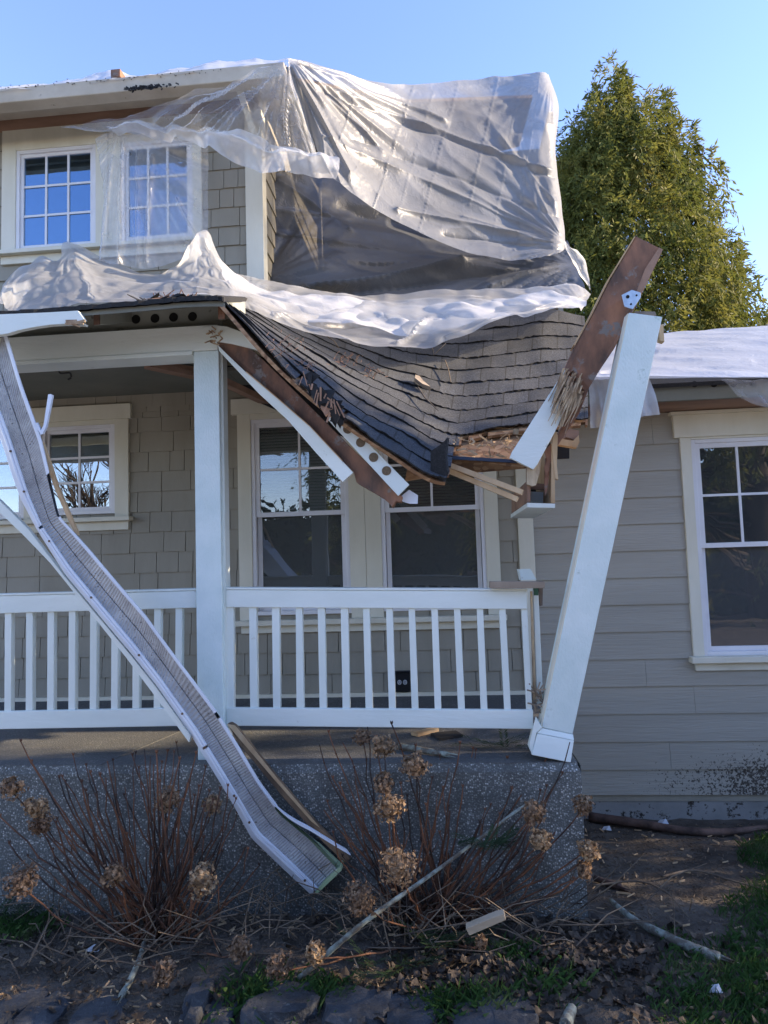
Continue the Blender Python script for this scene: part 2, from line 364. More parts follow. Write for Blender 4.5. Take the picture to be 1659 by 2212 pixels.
def mk_glass(name, refl, tint, veil=0, gcol=(.92,.95,1)):
    m, t, out = newmat(name)
    gl = nd(t, 'ShaderNodeBsdfGlossy'); gl.inputs['Roughness'].default_value = 0; gl.inputs['Color'].default_value = (*gcol, 1)
    tr = nd(t, 'ShaderNodeBsdfTransparent'); tr.inputs[0].default_value = (*tint, 1)
    n = bump_(t, noise_(t, 1.7, 2), .05, .04); t.links.new(n, gl.inputs['Normal'])
    lw = nd(t, 'ShaderNodeLayerWeight'); lw.inputs[0].default_value = .3
    mr = nd(t, 'ShaderNodeMapRange'); mr.inputs[3].default_value = refl; mr.inputs[4].default_value = 1; t.links.new(lw.outputs['Fresnel'], mr.inputs[0])
    mx = nd(t, 'ShaderNodeMixShader'); t.links.new(mr.outputs[0], mx.inputs[0]); t.links.new(gl.outputs[0], mx.inputs[2])
    if veil:                            # insect screen, plus grey haze mixed in to lighten the panes
        df = nd(t, 'ShaderNodeBsdfDiffuse'); df.inputs[0].default_value = (.15,.155,.155,1); mv = nd(t, 'ShaderNodeMixShader'); mv.inputs[0].default_value = veil
        t.links.new(tr.outputs[0], mv.inputs[1]); t.links.new(df.outputs[0], mv.inputs[2]); t.links.new(mv.outputs[0], mx.inputs[1])
    else: t.links.new(tr.outputs[0], mx.inputs[1])
    t.links.new(mx.outputs[0], out.inputs[0]); return m
M['glass'] = mk_glass('window_glass', .20, (.75,.8,.8))
M['glass_dark'] = mk_glass('porch_window_glass', .09, (.9,.93,.92), .22)
M['glass_sky_tint'] = mk_glass('upper_window_glass', .26, (.6,.65,.7), 0, (.48,.72,1))  # blue of the mirrored sky put into the gloss colour
M['screen'] = mk_glass('screened_glass', .12, (.5,.53,.55), .5)
def mk_film(name, clear, tint=(.86,.86,.86), rough=.28, trans=.5, gloss=.022, bumps=.5):
    m, t, out = newmat(name)
    di = nd(t, 'ShaderNodeBsdfDiffuse'); di.inputs[0].default_value = (*tint, 1)
    tl = nd(t, 'ShaderNodeBsdfTranslucent'); tl.inputs[0].default_value = (*tint, 1)
    gl = nd(t, 'ShaderNodeBsdfGlossy'); gl.inputs['Roughness'].default_value = rough+.08
    tp = nd(t, 'ShaderNodeBsdfTransparent'); tp.inputs[0].default_value = (.97,.97,.97,1)
    nrm = bump_(t, noise_(t, 14, 7, .6), bumps*.35, .02)
    crk = ramp(t, noise_(t, 3.2, 5, .55), [(.455, (0,0,0)), (.497, (1,1,1)), (.54, (0,0,0))]); crk2 = ramp(t, noise_(t, 7.5, 4, .6), [(.46, (0,0,0)), (.5, (1,1,1)), (.54, (0,0,0))])
    b2 = nd(t, 'ShaderNodeBump'); b2.inputs['Strength'].default_value = .16; b2.inputs['Distance'].default_value = .012; t.links.new(mixc(t, crk, crk2, .45, 'ADD'), b2.inputs['Height']); t.links.new(nrm, b2.inputs['Normal']); nrm = b2.outputs[0]
    for s in (di, tl, gl): t.links.new(nrm, s.inputs['Normal'])
    a = nd(t, 'ShaderNodeMixShader'); a.inputs[0].default_value = trans; t.links.new(di.outputs[0], a.inputs[1]); t.links.new(tl.outputs[0], a.inputs[2])
    lw = nd(t, 'ShaderNodeLayerWeight'); lw.inputs[0].default_value = .35; t.links.new(nrm, lw.inputs['Normal'])
    mg = nd(t, 'ShaderNodeMapRange'); mg.inputs[3].default_value = gloss; mg.inputs[4].default_value = gloss*6; t.links.new(lw.outputs['Fresnel'], mg.inputs[0])
    b = nd(t, 'ShaderNodeMixShader'); t.links.new(mg.outputs[0], b.inputs[0]); t.links.new(a.outputs[0], b.inputs[1]); t.links.new(gl.outputs[0], b.inputs[2])
    cn = ramp(t, noise_(t, 2.2, 6, .6), [(.3, (max(0, clear-.18),)*3), (.7, (min(1, clear+.12),)*3)])
    fac = cn
    lf = nd(t, 'ShaderNodeMapRange'); lf.inputs[1].default_value = .3; lf.inputs[2].default_value = 1; lf.inputs[3].default_value = 1; lf.inputs[4].default_value = .25; t.links.new(lw.outputs['Facing'], lf.inputs[0])
    ml = nd(t, 'ShaderNodeMath', operation='MULTIPLY'); t.links.new(fac, ml.inputs[0]); t.links.new(lf.outputs[0], ml.inputs[1])
    c = nd(t, 'ShaderNodeMixShader'); t.links.new(ml.outputs[0], c.inputs[0]); t.links.new(b.outputs[0], c.inputs[1]); t.links.new(tp.outputs[0], c.inputs[2])
    t.links.new(c.outputs[0], out.inputs[0]); return m
M['film_clear'] = mk_film('clear_plastic_film', .76, bumps=.15, rough=.18, gloss=.04)
M['film_curtain'] = mk_film('hazy_plastic_film', .72, bumps=.12, rough=.2, gloss=.03)
M['film_band'] = mk_film('double_plastic_film', .45, bumps=.4)
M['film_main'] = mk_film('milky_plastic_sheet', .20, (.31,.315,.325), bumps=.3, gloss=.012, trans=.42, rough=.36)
M['film_under'] = mk_film('shade_toned_plastic_sheet', .10, (.125,.135,.155), bumps=.25, gloss=.016, trans=.3, rough=.36)  # shade beneath the upper sheet is put into this darker tint
M['film_heap'] = mk_film('white_plastic_heap', .40, (.80,.80,.79), trans=.74, gloss=.012, rough=.3, bumps=.08)
M['film_frost'] = mk_film('frosted_plastic', .05, (.66,.70,.78), rough=.35, bumps=.8)

# ================================================================== THE PLACE
YW, YP, YF = 5.27, 3.6, 3.51           # house wall, porch posts, porch slab edge
ZF = P(430, 1642, YP).z                # porch floor
ZC = P(300, 853, YW).z                 # porch ceiling at the wall

def gz(x, y):                           # height of the soil
    b = -.17*max(0, min(1, (y-3.6)/1.6)) if x > .55 else 0
    h = mnoise.noise(Vector((x*1.1, y*1.1, 0)))*.03 + mnoise.noise(Vector((x*4, y*4, 3)))*.014
    near = max(0, min(1, (7-abs(y-3))/4))
    # low mound under each shrub
    for bx, by in ((-1.05, 3.12), (.2, 3.08)):
        h += .05*math.exp(-((x-bx)**2/.35+(y-by)**2/.12))
    return b + h*near
def GP(x, y, lift=0.0):                 # soil point seen at a sheet position
    z = 0
    for _ in range(4):
        p = PG(x, y, z); z = gz(p.x, p.y)
    p.z = z+lift; return p
def ground():
    m = MB(); xs = []; ys = []
    def ax(lo, hi, step, far):
        a = []; v = lo
        while v <= hi: a.append(v); v += step
        d = step*3; L = lo; Hh = hi; pre = []; post = []
        while L > -far: L -= d; pre.append(L); d *= 1.7
        d = step*3
        while Hh < far: Hh += d; post.append(Hh); d *= 1.7
        return pre[::-1]+a+post
    xs = ax(-2.6, 4.2, .045, 400); ys = ax(1.9, 5.6, .045, 400)
    vs = []; fs = []
    for y in ys:
        for x in xs:
            z = gz(x, y)
            if -3 < x < 4.5 and 1.5 < y < 5.7: z += mnoise.noise(Vector((x*13, y*13, 1)))*.012 + mnoise.noise(Vector((x*29, y*29, 4)))*.006
            vs.append(Vector((x, y, z)))
    n = len(xs)
    for j in range(len(ys)-1):
        for i in range(n-1): fs.append((j*n+i, j*n+i+1, (j+1)*n+i+1, (j+1)*n+i))
    m.add(vs, fs); o = m.build('ground', M['soil'], smooth=True); o['kind'] = 'structure'
ground()

for nm, y0, y1, z_, mt in (('bounce_pavement', -1.6, 1.75, .02, 'bouncepaving'), ('street', -9.5, -1.75, -.02, 'pavedroad')):  # unseen paving and road, added to bounce sunlight onto the house front
    m = MB(); m.box(-60, 60, y0, y1, -.4, z_); o_ = m.build(nm, M[mt]); o_['kind'] = 'structure'
# ------------------------------------------------------------------ the house
XC = P(567, 450, YW).x                  # right-hand corner of the upper floor
house = thing('house', (0, YW, 0), 'grey brown shingled house with cream window trim, torn open along its roof', 'house')
def clad_shingle(m, mp, s0, s1, z0, z1, phase, hgt, holes, seed):
    rs = random.Random(seed); k0 = math.floor((z0-phase)/hgt)
    z = phase+k0*hgt
    while z < z1:
        za, zb = max(z, z0), min(z+hgt, z1)
        if zb-za > .02:
            s = s0-rs.uniform(0, .15)
            while s < s1:
                wd = rs.choice([.12,.15,.18,.2,.24,.28]); a, b = max(s, s0), min(s+wd-.005, s1); s += wd
                if b-a < .01: continue
                iv = [(a, b)]
                for (h0, h1, hz0, hz1) in holes:
                    if za < hz1-.03 and zb > hz0+.03:
                        nv = []
                        for (p, q) in iv:
                            if q <= h0 or p >= h1: nv.append((p, q)); continue
                            if p < h0: nv.append((p, h0))
                            if q > h1: nv.append((h1, q))
                        iv = nv
                j = rs.uniform(-.003, .003); pr_ = rs.uniform(.013, .018)
                for (p, q) in iv:
                    zl = za+(j if za > z0 else 0)
                    m.hexa([mp(p, pr_, zl), mp(q, pr_, zl), mp(q, -.004, zl), mp(p, -.004, zl), mp(p, .003, zb+.004), mp(q, .003, zb+.004), mp(q, -.004, zb+.004), mp(p, -.004, zb+.004)])
        z += hgt
def backing(m, x0, x1, z0, z1, holes, y0, y1):   # wall core with openings
    xs = sorted({x0, x1, *[h[0] for h in holes], *[h[1] for h in holes]}); zs = sorted({z0, z1, *[h[2] for h in holes], *[h[3] for h in holes]})
    for a, b in zip(xs, xs[1:]):
        for c, d in zip(zs, zs[1:]):
            if a < x0 or b > x1 or c < z0 or d > z1: continue
            mx, mz = (a+b)/2, (c+d)/2
            if any(h[0] < mx < h[1] and h[2] < mz < h[3] for h in holes): continue
            m.box(a, b, y0, y1, c, d)
front = lambda s, d, z: Vector((s, YW-d, z))

# openings (x0, x1, z0, z1)
W_UP1 = rect(38, 322, 210, 541, YW); W_UP2 = rect(264, 305, 419, 523, YW)
W_LL = rect(93, 921, 251, 1112, YW); W_LL0 = rect(-110, 935, 56, 1124, YW)
W_D1 = rect(546, 903, 755, 1327, YW); W_D2 = rect(823, 893, 1046, 1318, YW)
W_R = rect(1504, 944, 1790, 1414, YW)
XT = rect(1120, 950, 1153, 1400, YW)    # trim board where shingles meet lap siding
XL = -4.6
core = MB()
backing(core, XL, XT[1], ZF-.3, 3.2, [W_LL, W_LL0, W_D1, W_D2], YW+.004, YW+.12)
core.build('sheathing', M['shingle'], house)
low = MB()
clad_shingle(low, front, XL, XT[0]+.01, ZF+.03, ZC+.02, P(212, 1241, YW).z, .1627, [W_LL, W_LL0, W_D1, W_D2], 3)
low.build('shingle_wall', M['shingle'], house)
ZE = P(320, 262, YW).z
upc = MB(); backing(upc, XL, XC-.02, 3.2, ZE+.1, [W_UP1, W_UP2], YW+.004, YW+.12)
upc.hexa([Vector(q) for q in ((XC-.14,YW+.12,ZC+.05),(XC-.02,YW+.12,ZC+.05),(XC-.02,9.4,ZC+.05),(XC-.14,9.4,ZC+.05),(XC-.14,YW+.12,ZE+.1),(XC-.02,YW+.12,ZE+.1),(XC-.02,9.4,ZE+1.5),(XC-.14,9.4,ZE+1.5))]); upc.build('sheathing', M['shingle'], house)
up = MB()
clad_shingle(up, front, XL, XC-.06, 3.0, ZE+.1, P(482, 409, YW).z, .1627, [W_UP1, W_UP2], 5)
side = lambda s, d, z: Vector((XC-.02+d, s, z))
clad_shingle(up, side, YW+.06, 9.0, ZC+.05, ZE+.1, P(482, 409, YW).z, .1627, [], 6)
up.build('shingle_wall', M['shingle'], house)
ct = MB(); a, b, c, d = rect(533, 300, 567, 620, YW)
ct.box(a, XC+.012, YW-.03, YW+.09, ZC+.05, ZE+.2); ct.build('corner_board', M['trim'], house, bevel=.003)
ct = MB(); ct.box(XT[0], XT[1], YW-.028, YW+.02, ZF+.02, ZC+.02); ct.build('corner_board', M['trim'], house, bevel=.003)
# lap siding of the right-hand wing
ZS0 = P(1300, 1716, YW).z; ZS1 = P(1500, 866, YW).z
sid = MB(); z = P(1455, 1481, YW).z; z -= math.floor((z-ZS0)/.2+.5)*.2; rs = random.Random(4)
XR = 5.5
while z < ZS1:
    za, zb = max(z, ZS0), min(z+.2, ZS1); cuts = [XT[1]-.005] + sorted(rs.uniform(1.2, 5) for _ in range(1)) + [XR]
    for a, b in zip(cuts, cuts[1:]):
        iv = [(a, b-.002)]
        if za < W_R[3]-.03 and zb > W_R[2]+.03:
            iv = [q for q in ((a, min(b-.002, W_R[0])), (max(a, W_R[1]), b-.002)) if q[1]-q[0] > .01]
        for p, q in iv:
            sid.hexa([front(p,.016,za), front(q,.016,za), front(q,-.004,za), front(p,-.004,za), front(p,.003,zb+.004), front(q,.003,zb+.004), front(q,-.004,zb+.004), front(p,-.004,zb+.004)])
    z += .2
sid.build('siding_wall', M['siding'], house)
core = MB(); backing(core, XT[1], XR, ZS0-.05, ZS1+.05, [W_R], YW+.004, YW+.12); core.build('sheathing', M['shingle'], house)
fd = MB(); fd.box(.3, XR, YW+.012, YW+.25, -.6, ZS0+.01); fd.build('foundation', M['foundation'], house)
# dim rooms behind the glass, one closed box per storey
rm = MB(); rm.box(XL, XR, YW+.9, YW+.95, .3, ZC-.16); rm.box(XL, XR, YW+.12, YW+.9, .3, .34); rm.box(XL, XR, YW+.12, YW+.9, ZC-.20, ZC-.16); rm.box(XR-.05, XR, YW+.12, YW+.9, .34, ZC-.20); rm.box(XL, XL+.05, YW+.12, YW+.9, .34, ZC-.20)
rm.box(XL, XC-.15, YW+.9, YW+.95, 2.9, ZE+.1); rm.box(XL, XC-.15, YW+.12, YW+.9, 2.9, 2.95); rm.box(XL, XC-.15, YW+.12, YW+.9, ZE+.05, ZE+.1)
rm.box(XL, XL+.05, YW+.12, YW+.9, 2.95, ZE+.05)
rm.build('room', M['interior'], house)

def frame(m, o, wd, y0, y1):            # four butted members round an opening
    a, b, c, d = o
    m.box(a, a+wd, y0, y1, c, d); m.box(b-wd, b, y0, y1, c, d); m.box(a+wd, b-wd, y0, y1, c, c+wd); m.box(a+wd, b-wd, y0, y1, d-wd, d)
def inset(o, w_): return (o[0]+w_, o[1]-w_, o[2]+w_, o[3]-w_)
def window(o, cols, rows, hung=False, zmid=None, blind=False, fw=.03, ucols=2, urows=2, muntin_mat='vinyl', curtain=False, pane_mat='glass'):
    m = MB(); frame(m, o, fw, YW-.022, YW+.06); win = m.build('window', M['vinyl'], house, bevel=.003)
    i = inset(o, fw)
    def sash(r, y, sw, c_, r_, pm):
        s = MB(); frame(s, r, sw, y, y+.028); so_ = s.build('sash', M['vinyl'], win, bevel=.002)
        q = inset(r, sw-.004); g = MB(); g.box(q[0], q[1], y+.012, y+.016, q[2], q[3]); g.build('pane', M[pm], win)
        mt = MB(); q = inset(r, sw)
        for k in range(1, c_): x = q[0]+(q[1]-q[0])*k/c_; mt.box(x-.009, x+.009, y+.004, y+.0115, q[2], q[3])
        for k in range(1, r_):
            zz = q[2]+(q[3]-q[2])*k/r_
            for kk in range(c_):
                xa = q[0]+(q[1]-q[0])*kk/c_+(.009 if kk else 0); xb = q[0]+(q[1]-q[0])*(kk+1)/c_-(.009 if kk < c_-1 else 0)
                mt.box(xa, xb, y+.0045, y+.0115, zz-.009, zz+.009)
        if mt.v: mt.build('muntins', M[muntin_mat], win)
    if hung:
        sash((i[0], i[1], zmid-.02, i[3]), YW-.012, .036, ucols, urows, 'glass_dark')
        sash((i[0]+.004, i[1]-.004, i[2], zmid+.02), YW+.018, .034, 1, 1, pane_mat)
    else: sash(i, YW-.006, .028, cols, rows, pane_mat)
    if blind:
        b = MB(); zt = i[3]-.03; k = 0
        while zt > blind:
            b.hexa([Vector(q) for q in ((i[0]+.03, YW+.055, zt-.012),(i[1]-.03, YW+.055, zt-.012),(i[1]-.03, YW+.08, zt+.008),(i[0]+.03, YW+.08, zt+.008),(i[0]+.03, YW+.055, zt-.010),(i[1]-.03, YW+.055, zt-.010),(i[1]-.03, YW+.08, zt+.010),(i[0]+.03, YW+.08, zt+.010))]); zt -= .024
        b.build('blind', M['blind'], win)
    return win
def casing(win, outer, hole, head=None, sill=None, apron=None):
    a, b, c, d = outer; m = MB(); y0 = YW-.03
    m.box(a, hole[0], y0, YW+.01, c, d); m.box(hole[1], b, y0, YW+.01, c, d)
    if hole[3] < d-.005: m.box(hole[0], hole[1], y0, YW+.01, hole[3], d)
    m.build('casing', M['trim'], win, bevel=.003)
    if head: h = MB(); h.box(head[0], head[1], YW-.045, YW+.01, head[2], head[3]); h.build('head_casing', M['trim'], win, bevel=.003)
    if sill: h = MB(); h.box(sill[0], sill[1], YW-.085, YW+.01, sill[2], sill[3]); h.build('sill', M['trim'], win, bevel=.004)
    if apron: h = MB(); h.box(apron[0], apron[1], YW-.034, YW+.01, apron[2], apron[3]); h.build('apron', M['trim'], win, bevel=.003)
# upper pair
w1 = window(W_UP1, 3, 3, pane_mat='glass_sky_tint'); w2 = window(W_UP2, 3, 3, pane_mat='glass_sky_tint')
zs = W_UP1[2]; xa = P(8, 420, YW).x; xb = P(438, 420, YW).x
z_ = W_UP2[2]
casing(w1, (xa, (W_UP1[1]+W_UP2[0])/2-.002, zs, ZE+.06), W_UP1, None, (xa-.05, xb+.04, zs-.035, zs), (xa, xb, zs-.105, zs-.035))
casing(w2, ((W_UP1[1]+W_UP2[0])/2+.002, xb, zs+.001, ZE+.06), W_UP2)
lt = MB(); lt.box(W_UP2[0], W_UP2[1], YW-.03, YW+.01, zs+.001, W_UP2[2]); 
if W_UP2[2]-zs > .01: lt.build('casing', M['trim'], w2)
# lower left pair
w3 = window(W_LL, 2, 3, blind=0); w3b = window(W_LL0, 2, 3)
hx = P(281, 1000, YW).x; he = P(287, 890, YW).x; zh0, zh1 = P(250, 907, YW).z, P(250, 875, YW).z; zsl = P(250, 1117, YW).z
casing(w3, ((W_LL[0]+W_LL0[1])/2+.002, hx, zsl, zh0), W_LL, (XL+.6, he, zh0, zh1), (XL+.6, P(289, 1125, YW).x, zsl-.035, zsl), (XL+.6, hx, zsl-.105, zsl-.035))
casing(w3b, (W_LL0[0]-.1, (W_LL[0]+W_LL0[1])/2-.002, zsl, zh0), W_LL0)
# double-hung pair under the porch
zm = P(650, 1109, YW).z
w4 = window(W_D1, 1, 1, True, zm, blind=zm+.02, pane_mat='screen'); w5 = window(W_D2, 1, 1, True, zm, blind=zm+.02, pane_mat='screen')
ca, cb = P(517, 1100, YW).x, P(1077, 1150, YW).x; zs = P(700, 1336, YW).z; zt = P(530, 897, YW).z
mid = (W_D1[1]+W_D2[0])/2
casing(w4, (ca, mid-.001, zs, zt), W_D1, (ca-.045, cb+.045, zt, zt+.125), (ca-.03, cb+.03, zs-.04, zs), (ca+.01, cb-.01, zs-.10, zs-.04))
casing(w5, (mid+.001, cb, zs, zt), W_D2)
# right-hand wing window
zm = P(1590, 1176, YW).z
w6 = window(W_R, 1, 1, True, zm, ucols=3, pane_mat='screen')
zs = W_R[2]; zt = P(1520, 945, YW).z; ca = P(1469, 1000, YW).x
casing(w6, (ca, W_R[1]+.12, zs, zt), W_R, (ca-.045, W_R[1]+.17, zt, zt+.17), (ca-.03, W_R[1]+.15, zs-.045, zs), (ca+.01, W_R[1]+.12, zs-.105, zs-.045))
hc = MB(); hc.box(ca-.07, W_R[1]+.19, YW-.065, YW+.01, zt+.17, zt+.195); hc.build('head_cap', M['trim'], w6, bevel=.003)
# curtains behind lower sashes
# outlet beside the rail
ob = rect(853, 1450, 887, 1492, YW); o_ = MB(); o_.box(ob[0], ob[1], YW-.055, YW-.005, ob[2], ob[3]); o_.box(ob[0]-.004, ob[1]+.004, YW-.075, YW-.03, ob[3]+.001, ob[3]+.012)
outlet = o_.build('outlet_box', M['blackplastic'], house, bevel=.006)
for sx in (-.021, .021):
    q = MB(); cx, cz = (ob[0]+ob[1])/2+sx, (ob[2]+ob[3])/2
    ring = [Vector((cx+.016*math.cos(t), YW-.0555, cz+.018*math.sin(t))) for t in [2*math.pi*k/16 for k in range(16)]]
    q.slab(ring, (0,-.006,0)); f_ = q.build('socket', M['paper'], outlet)
    s = MB()
    for dx in (-.006, .006): s.box(cx+dx-.0016, cx+dx+.0016, YW-.0635, YW-.0615, cz-.002, cz+.010)
    s.box(cx-.003, cx+.003, YW-.0635, YW-.0615, cz-.012, cz-.007); s.build('slots', M['hole'], outlet)
bb = MB(); bb.box(XL, XT[0], YW-.03, YW, ZF-.001, ZF+.028); bb.build('skirting', M['trim'], house)

# upper eave: fascia, soffit, frieze and the roof deck
YE = 4.9
XEL = -4.6; XER = P(626, 150, YE).x
zt0, zb0 = P(300, 163, YE-.115).z, P(100, 229, YE).z; zsf = P(100, 257, YW).z
fa = MB(); fa.box(XEL, XER, YE, YE+.035, zb0, zt0-.006); fa.build('fascia', M['fascia'], house, bevel=.004)
gu = MB(); gu.hexa([Vector(q) for q in ((XEL,YE-.10,zt0-.105),(XER-.02,YE-.10,zt0-.105),(XER-.02,YE-.004,zt0-.125),(XEL,YE-.004,zt0-.125),(XEL,YE-.115,zt0),(XER-.02,YE-.115,zt0),(XER-.02,YE-.004,zt0+.004),(XEL,YE-.004,zt0+.004))])
gu.build('eave_gutter', M['fascia'], house, bevel=.006)
fs_ = MB(); fs_.box(XER-.035, XER, YE+.036, 6.0, zb0, zt0-.006); fs_.build('fascia', M['trim'], house, bevel=.003)
sf = MB(); sf.box(XEL, XER-.036, YE+.036, YW+.01, zsf, zsf+.02); sf.box(XC, XER-.036, YW+.011, 6.0, zsf, zsf+.02); sf.build('soffit', M['fascia'], house)
fz = MB(); fz.box(XEL, XC, YW-.032, YW+.002, P(100, 280, YW).z, zsf-.001); fz.build('frieze_board', M['pinkwood'], house)
dm = MB(); random.seed(19)
for k in range(150):
    x_ = random.gauss(312, 24); y_ = 190-(x_-300)*.075+random.gauss(0, 2.2); b_ = P(x_, y_, YE-.118+rn(-.012,.004)); dm.bar(b_, b_+Vector((rn(-.03,.03), rn(-.008,.006), rn(-.012,.012))), rn(.004,.012), .004)
for k in range(60):
    x_ = rn(0, 480); y_ = 191-(x_)*.080+random.gauss(0, 3); b_ = P(x_, y_, YE-.117); dm.bar(b_, b_+Vector((rn(-.012,.012), 0, rn(-.006,.006))), rn(.003,.006), .003)
dm.build('gutter_litter', M['black'], house)['kind'] = 'stuff'
# sunlit braces left standing between eave and corner
for (p, q, wd) in (((513,180,5.0),(552,300,5.2),.05), ((640,190,5.15),(664,305,5.6),.07)):
    b_ = MB(); b_.bar(P(*p), P(*q), wd, .04); b_.build('eave_brace', M['trim'], house)
rf = MB(); rf.hexa([Vector(q) for q in ((XEL,YE-.02,zt0),(XER+.02,YE-.02,zt0),(XER+.02,9.5,zt0+1.5),(XEL,9.5,zt0+1.5),(XEL,YE-.02,zt0+.03),(XER+.02,YE-.02,zt0+.03),(XER+.02,9.5,zt0+1.53),(XEL,9.5,zt0+1.53))])
rf.build('upper_roof', M['asphalt'], house)
# rear wall of the torn-open bay, seen dimly through the sheeting
rw = MB(); x1 = P(1195, 400, 8.2).x; zz = 2.2
while zz < 6.7:
    rw.hexa([Vector(q) for q in ((XC,8.184,zz),(x1,8.184,zz),(x1,8.25,zz),(XC,8.25,zz),(XC,8.198,zz+.2),(x1,8.198,zz+.2),(x1,8.25,zz+.2),(XC,8.25,zz+.2))]); zz += .2
rw.build('rear_wall', M['siding'], house)
rs_ = MB(); xa_ = P(1193, 400, 7.0).x; zt_ = P(1180, 300, 7.2).z
rs_.box(xa_-.05, xa_, 6.75, 8.18, 2.2, zt_); rs_.build('bay_sun_blocker', M['siding'], house)  # unseen wall added to keep the sun out of the bay
bd_ = MB(); q_ = [P(645,168,5.6), P(880,215,6.4), P(1150,205,7.0)]
bk_ = [Vector((q.x, 8.2, q.z+(8.2-q.y)*.18)) for q in q_]; u_ = Vector((0,0,.03))
bd_.hexa([q_[0]-u_, q_[1]-u_, bk_[1]-u_, bk_[0]-u_, q_[0], q_[1], bk_[1], bk_[0]]); bd_.hexa([q_[1]-u_, q_[2]-u_, bk_[2]-u_, bk_[1]-u_, q_[1], q_[2], bk_[2], bk_[1]])
bd_.build('bay_sky_blocker', M['osb'], house)  # unseen deck added to block sky light behind the sheeting
# wing roof deck, soffit and rafter tails
YG = 4.8; xw0 = P(1190, 800, YW).x; zg = P(1530, 815, YG).z
wr = MB(); zr = P(1530, 714, 8.0).z
wr.hexa([Vector(q) for q in ((xw0,YG+.03,zg-.05),(XR,YG+.03,zg-.05),(XR,8,zr-.45),(xw0,8,zr-.45),(xw0,YG+.03,zg-.02),(XR,YG+.03,zg-.02),(XR,8,zr-.42),(xw0,8,zr-.42))])
wr.build('wing_roof', M['asphalt'], house)
sb = MB(); sb.box(xw0+.02, XR, YG+.05, YG+.08, zg-.14, zg-.022); wv = sb.build('eave_vent_board', M['soffit'], house)  # dark ceiling colour used here to paint in the eave shade
for k in range(6):
    c_ = P(1500+k*42, 830, YG+.05); q = MB(); q.slab([c_+Vector((.022*math.cos(t), -.001, .022*math.sin(t))) for t in [2*math.pi*j/16 for j in range(16)]], (0,-.002,0)); q.build('vent_hole', M['hole'], wv)
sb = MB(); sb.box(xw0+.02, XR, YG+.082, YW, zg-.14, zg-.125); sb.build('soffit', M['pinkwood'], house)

# ------------------------------------------------------------------ porch slab
stoop = thing('porch_slab', (0, YF, 0), 'grey exposed aggregate concrete porch slab with a worn edge', 'porch')
xs1 = P(1262, 1800, YF).x
sb = MB(); n = 90; pts = []
random.seed(3)
def stoop_mesh():
    m = MB(); nx, nz = 120, 26; x0 = -4.6; vs = []; fs = []
    for j in range(nz+1):
        for i in range(nx+1):
            x = x0+(xs1-x0)*i/nx; z = -.3+(ZF+.3)*j/nz
            rnd = .018*max(0, 1-(ZF-z)/.03)
            vs.append(Vector((x-(rnd if i == nx else 0), YF+rnd+mnoise.noise(Vector((x*9, 0, z*9)))*.004, z)))
    for j in range(nz):
        for i in range(nx): a = j*(nx+1)+i; fs.append((a, a+1, a+nx+2, a+nx+1))
    m.add(vs, fs)
    m.add([Vector(q) for q in ((xs1,YF,-.3),(xs1,YW+.01,-.3),(xs1,YW+.01,ZF-.01),(xs1,YF,ZF-.01))], [(0,1,2,3)])
    return m
stoop_mesh().build('riser', M['aggregate'], stoop, smooth=False)
tp = MB(); xsp = P(300, 1640, 3.8).x
for a, b in ((-4.6, P(215, 1650, YF).x-.004), (P(215, 1650, YF).x+.004, xs1-.012)):
    dx = .38
    a2 = a if a < -4 else a+dx; b2 = b if b > .3 else b+dx
    tp.hexa([Vector(q) for q in ((a,YF+.016,ZF-.1),(b,YF+.016,ZF-.1),(b2,YW+.01,ZF-.1),(a2,YW+.01,ZF-.1),(a,YF+.016,ZF),(b,YF+.016,ZF),(b2,YW+.01,ZF),(a2,YW+.01,ZF))])
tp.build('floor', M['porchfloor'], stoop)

# ------------------------------------------------------------------ porch post, beam, eave
def px_poly(pts, Y): return [P(q[0], q[1], q[2] if len(q) > 2 else Y) for q in pts]
post = thing('porch_post', P(450, 1640, YP+.07), 'upright white square porch post, still standing behind the dangling gutter', 'post')
pm = MB(); xa, xb = P(421, 1050, YP).x, P(476, 1050, YP).x; zb = P(445, 758, YP).z
pm.box(xa, xb, YP, YP+(xb-xa), ZF, zb); pm.build('shaft', M['knit'], post, bevel=.004)
bt = MB(); bt.box(xb, xb+.012, YP+.035, YP+.11, ZF+.05, zb); bt.build('edge_batten', M['white'], post)

beam = thing('porch_beam', P(200, 760, YP), 'long pale painted porch beam resting on the upright post', 'beam')
bm_ = MB(); x0 = -4.5
ztb = P(200, 719, YP).z; zbb = P(200, 777, YP).z
bm_.box(x0, xb+.0, YP-.012, YP+.11, zb+.001, ztb); bm_.build('beam_face', M['whitewood'], beam, bevel=.004)
lp = MB(); lp.box(x0, xa-.002, YP-.018, YP+.14, zb-.022, zb+.0005); lp.build('bottom_trim', M['white'], beam, bevel=.003)

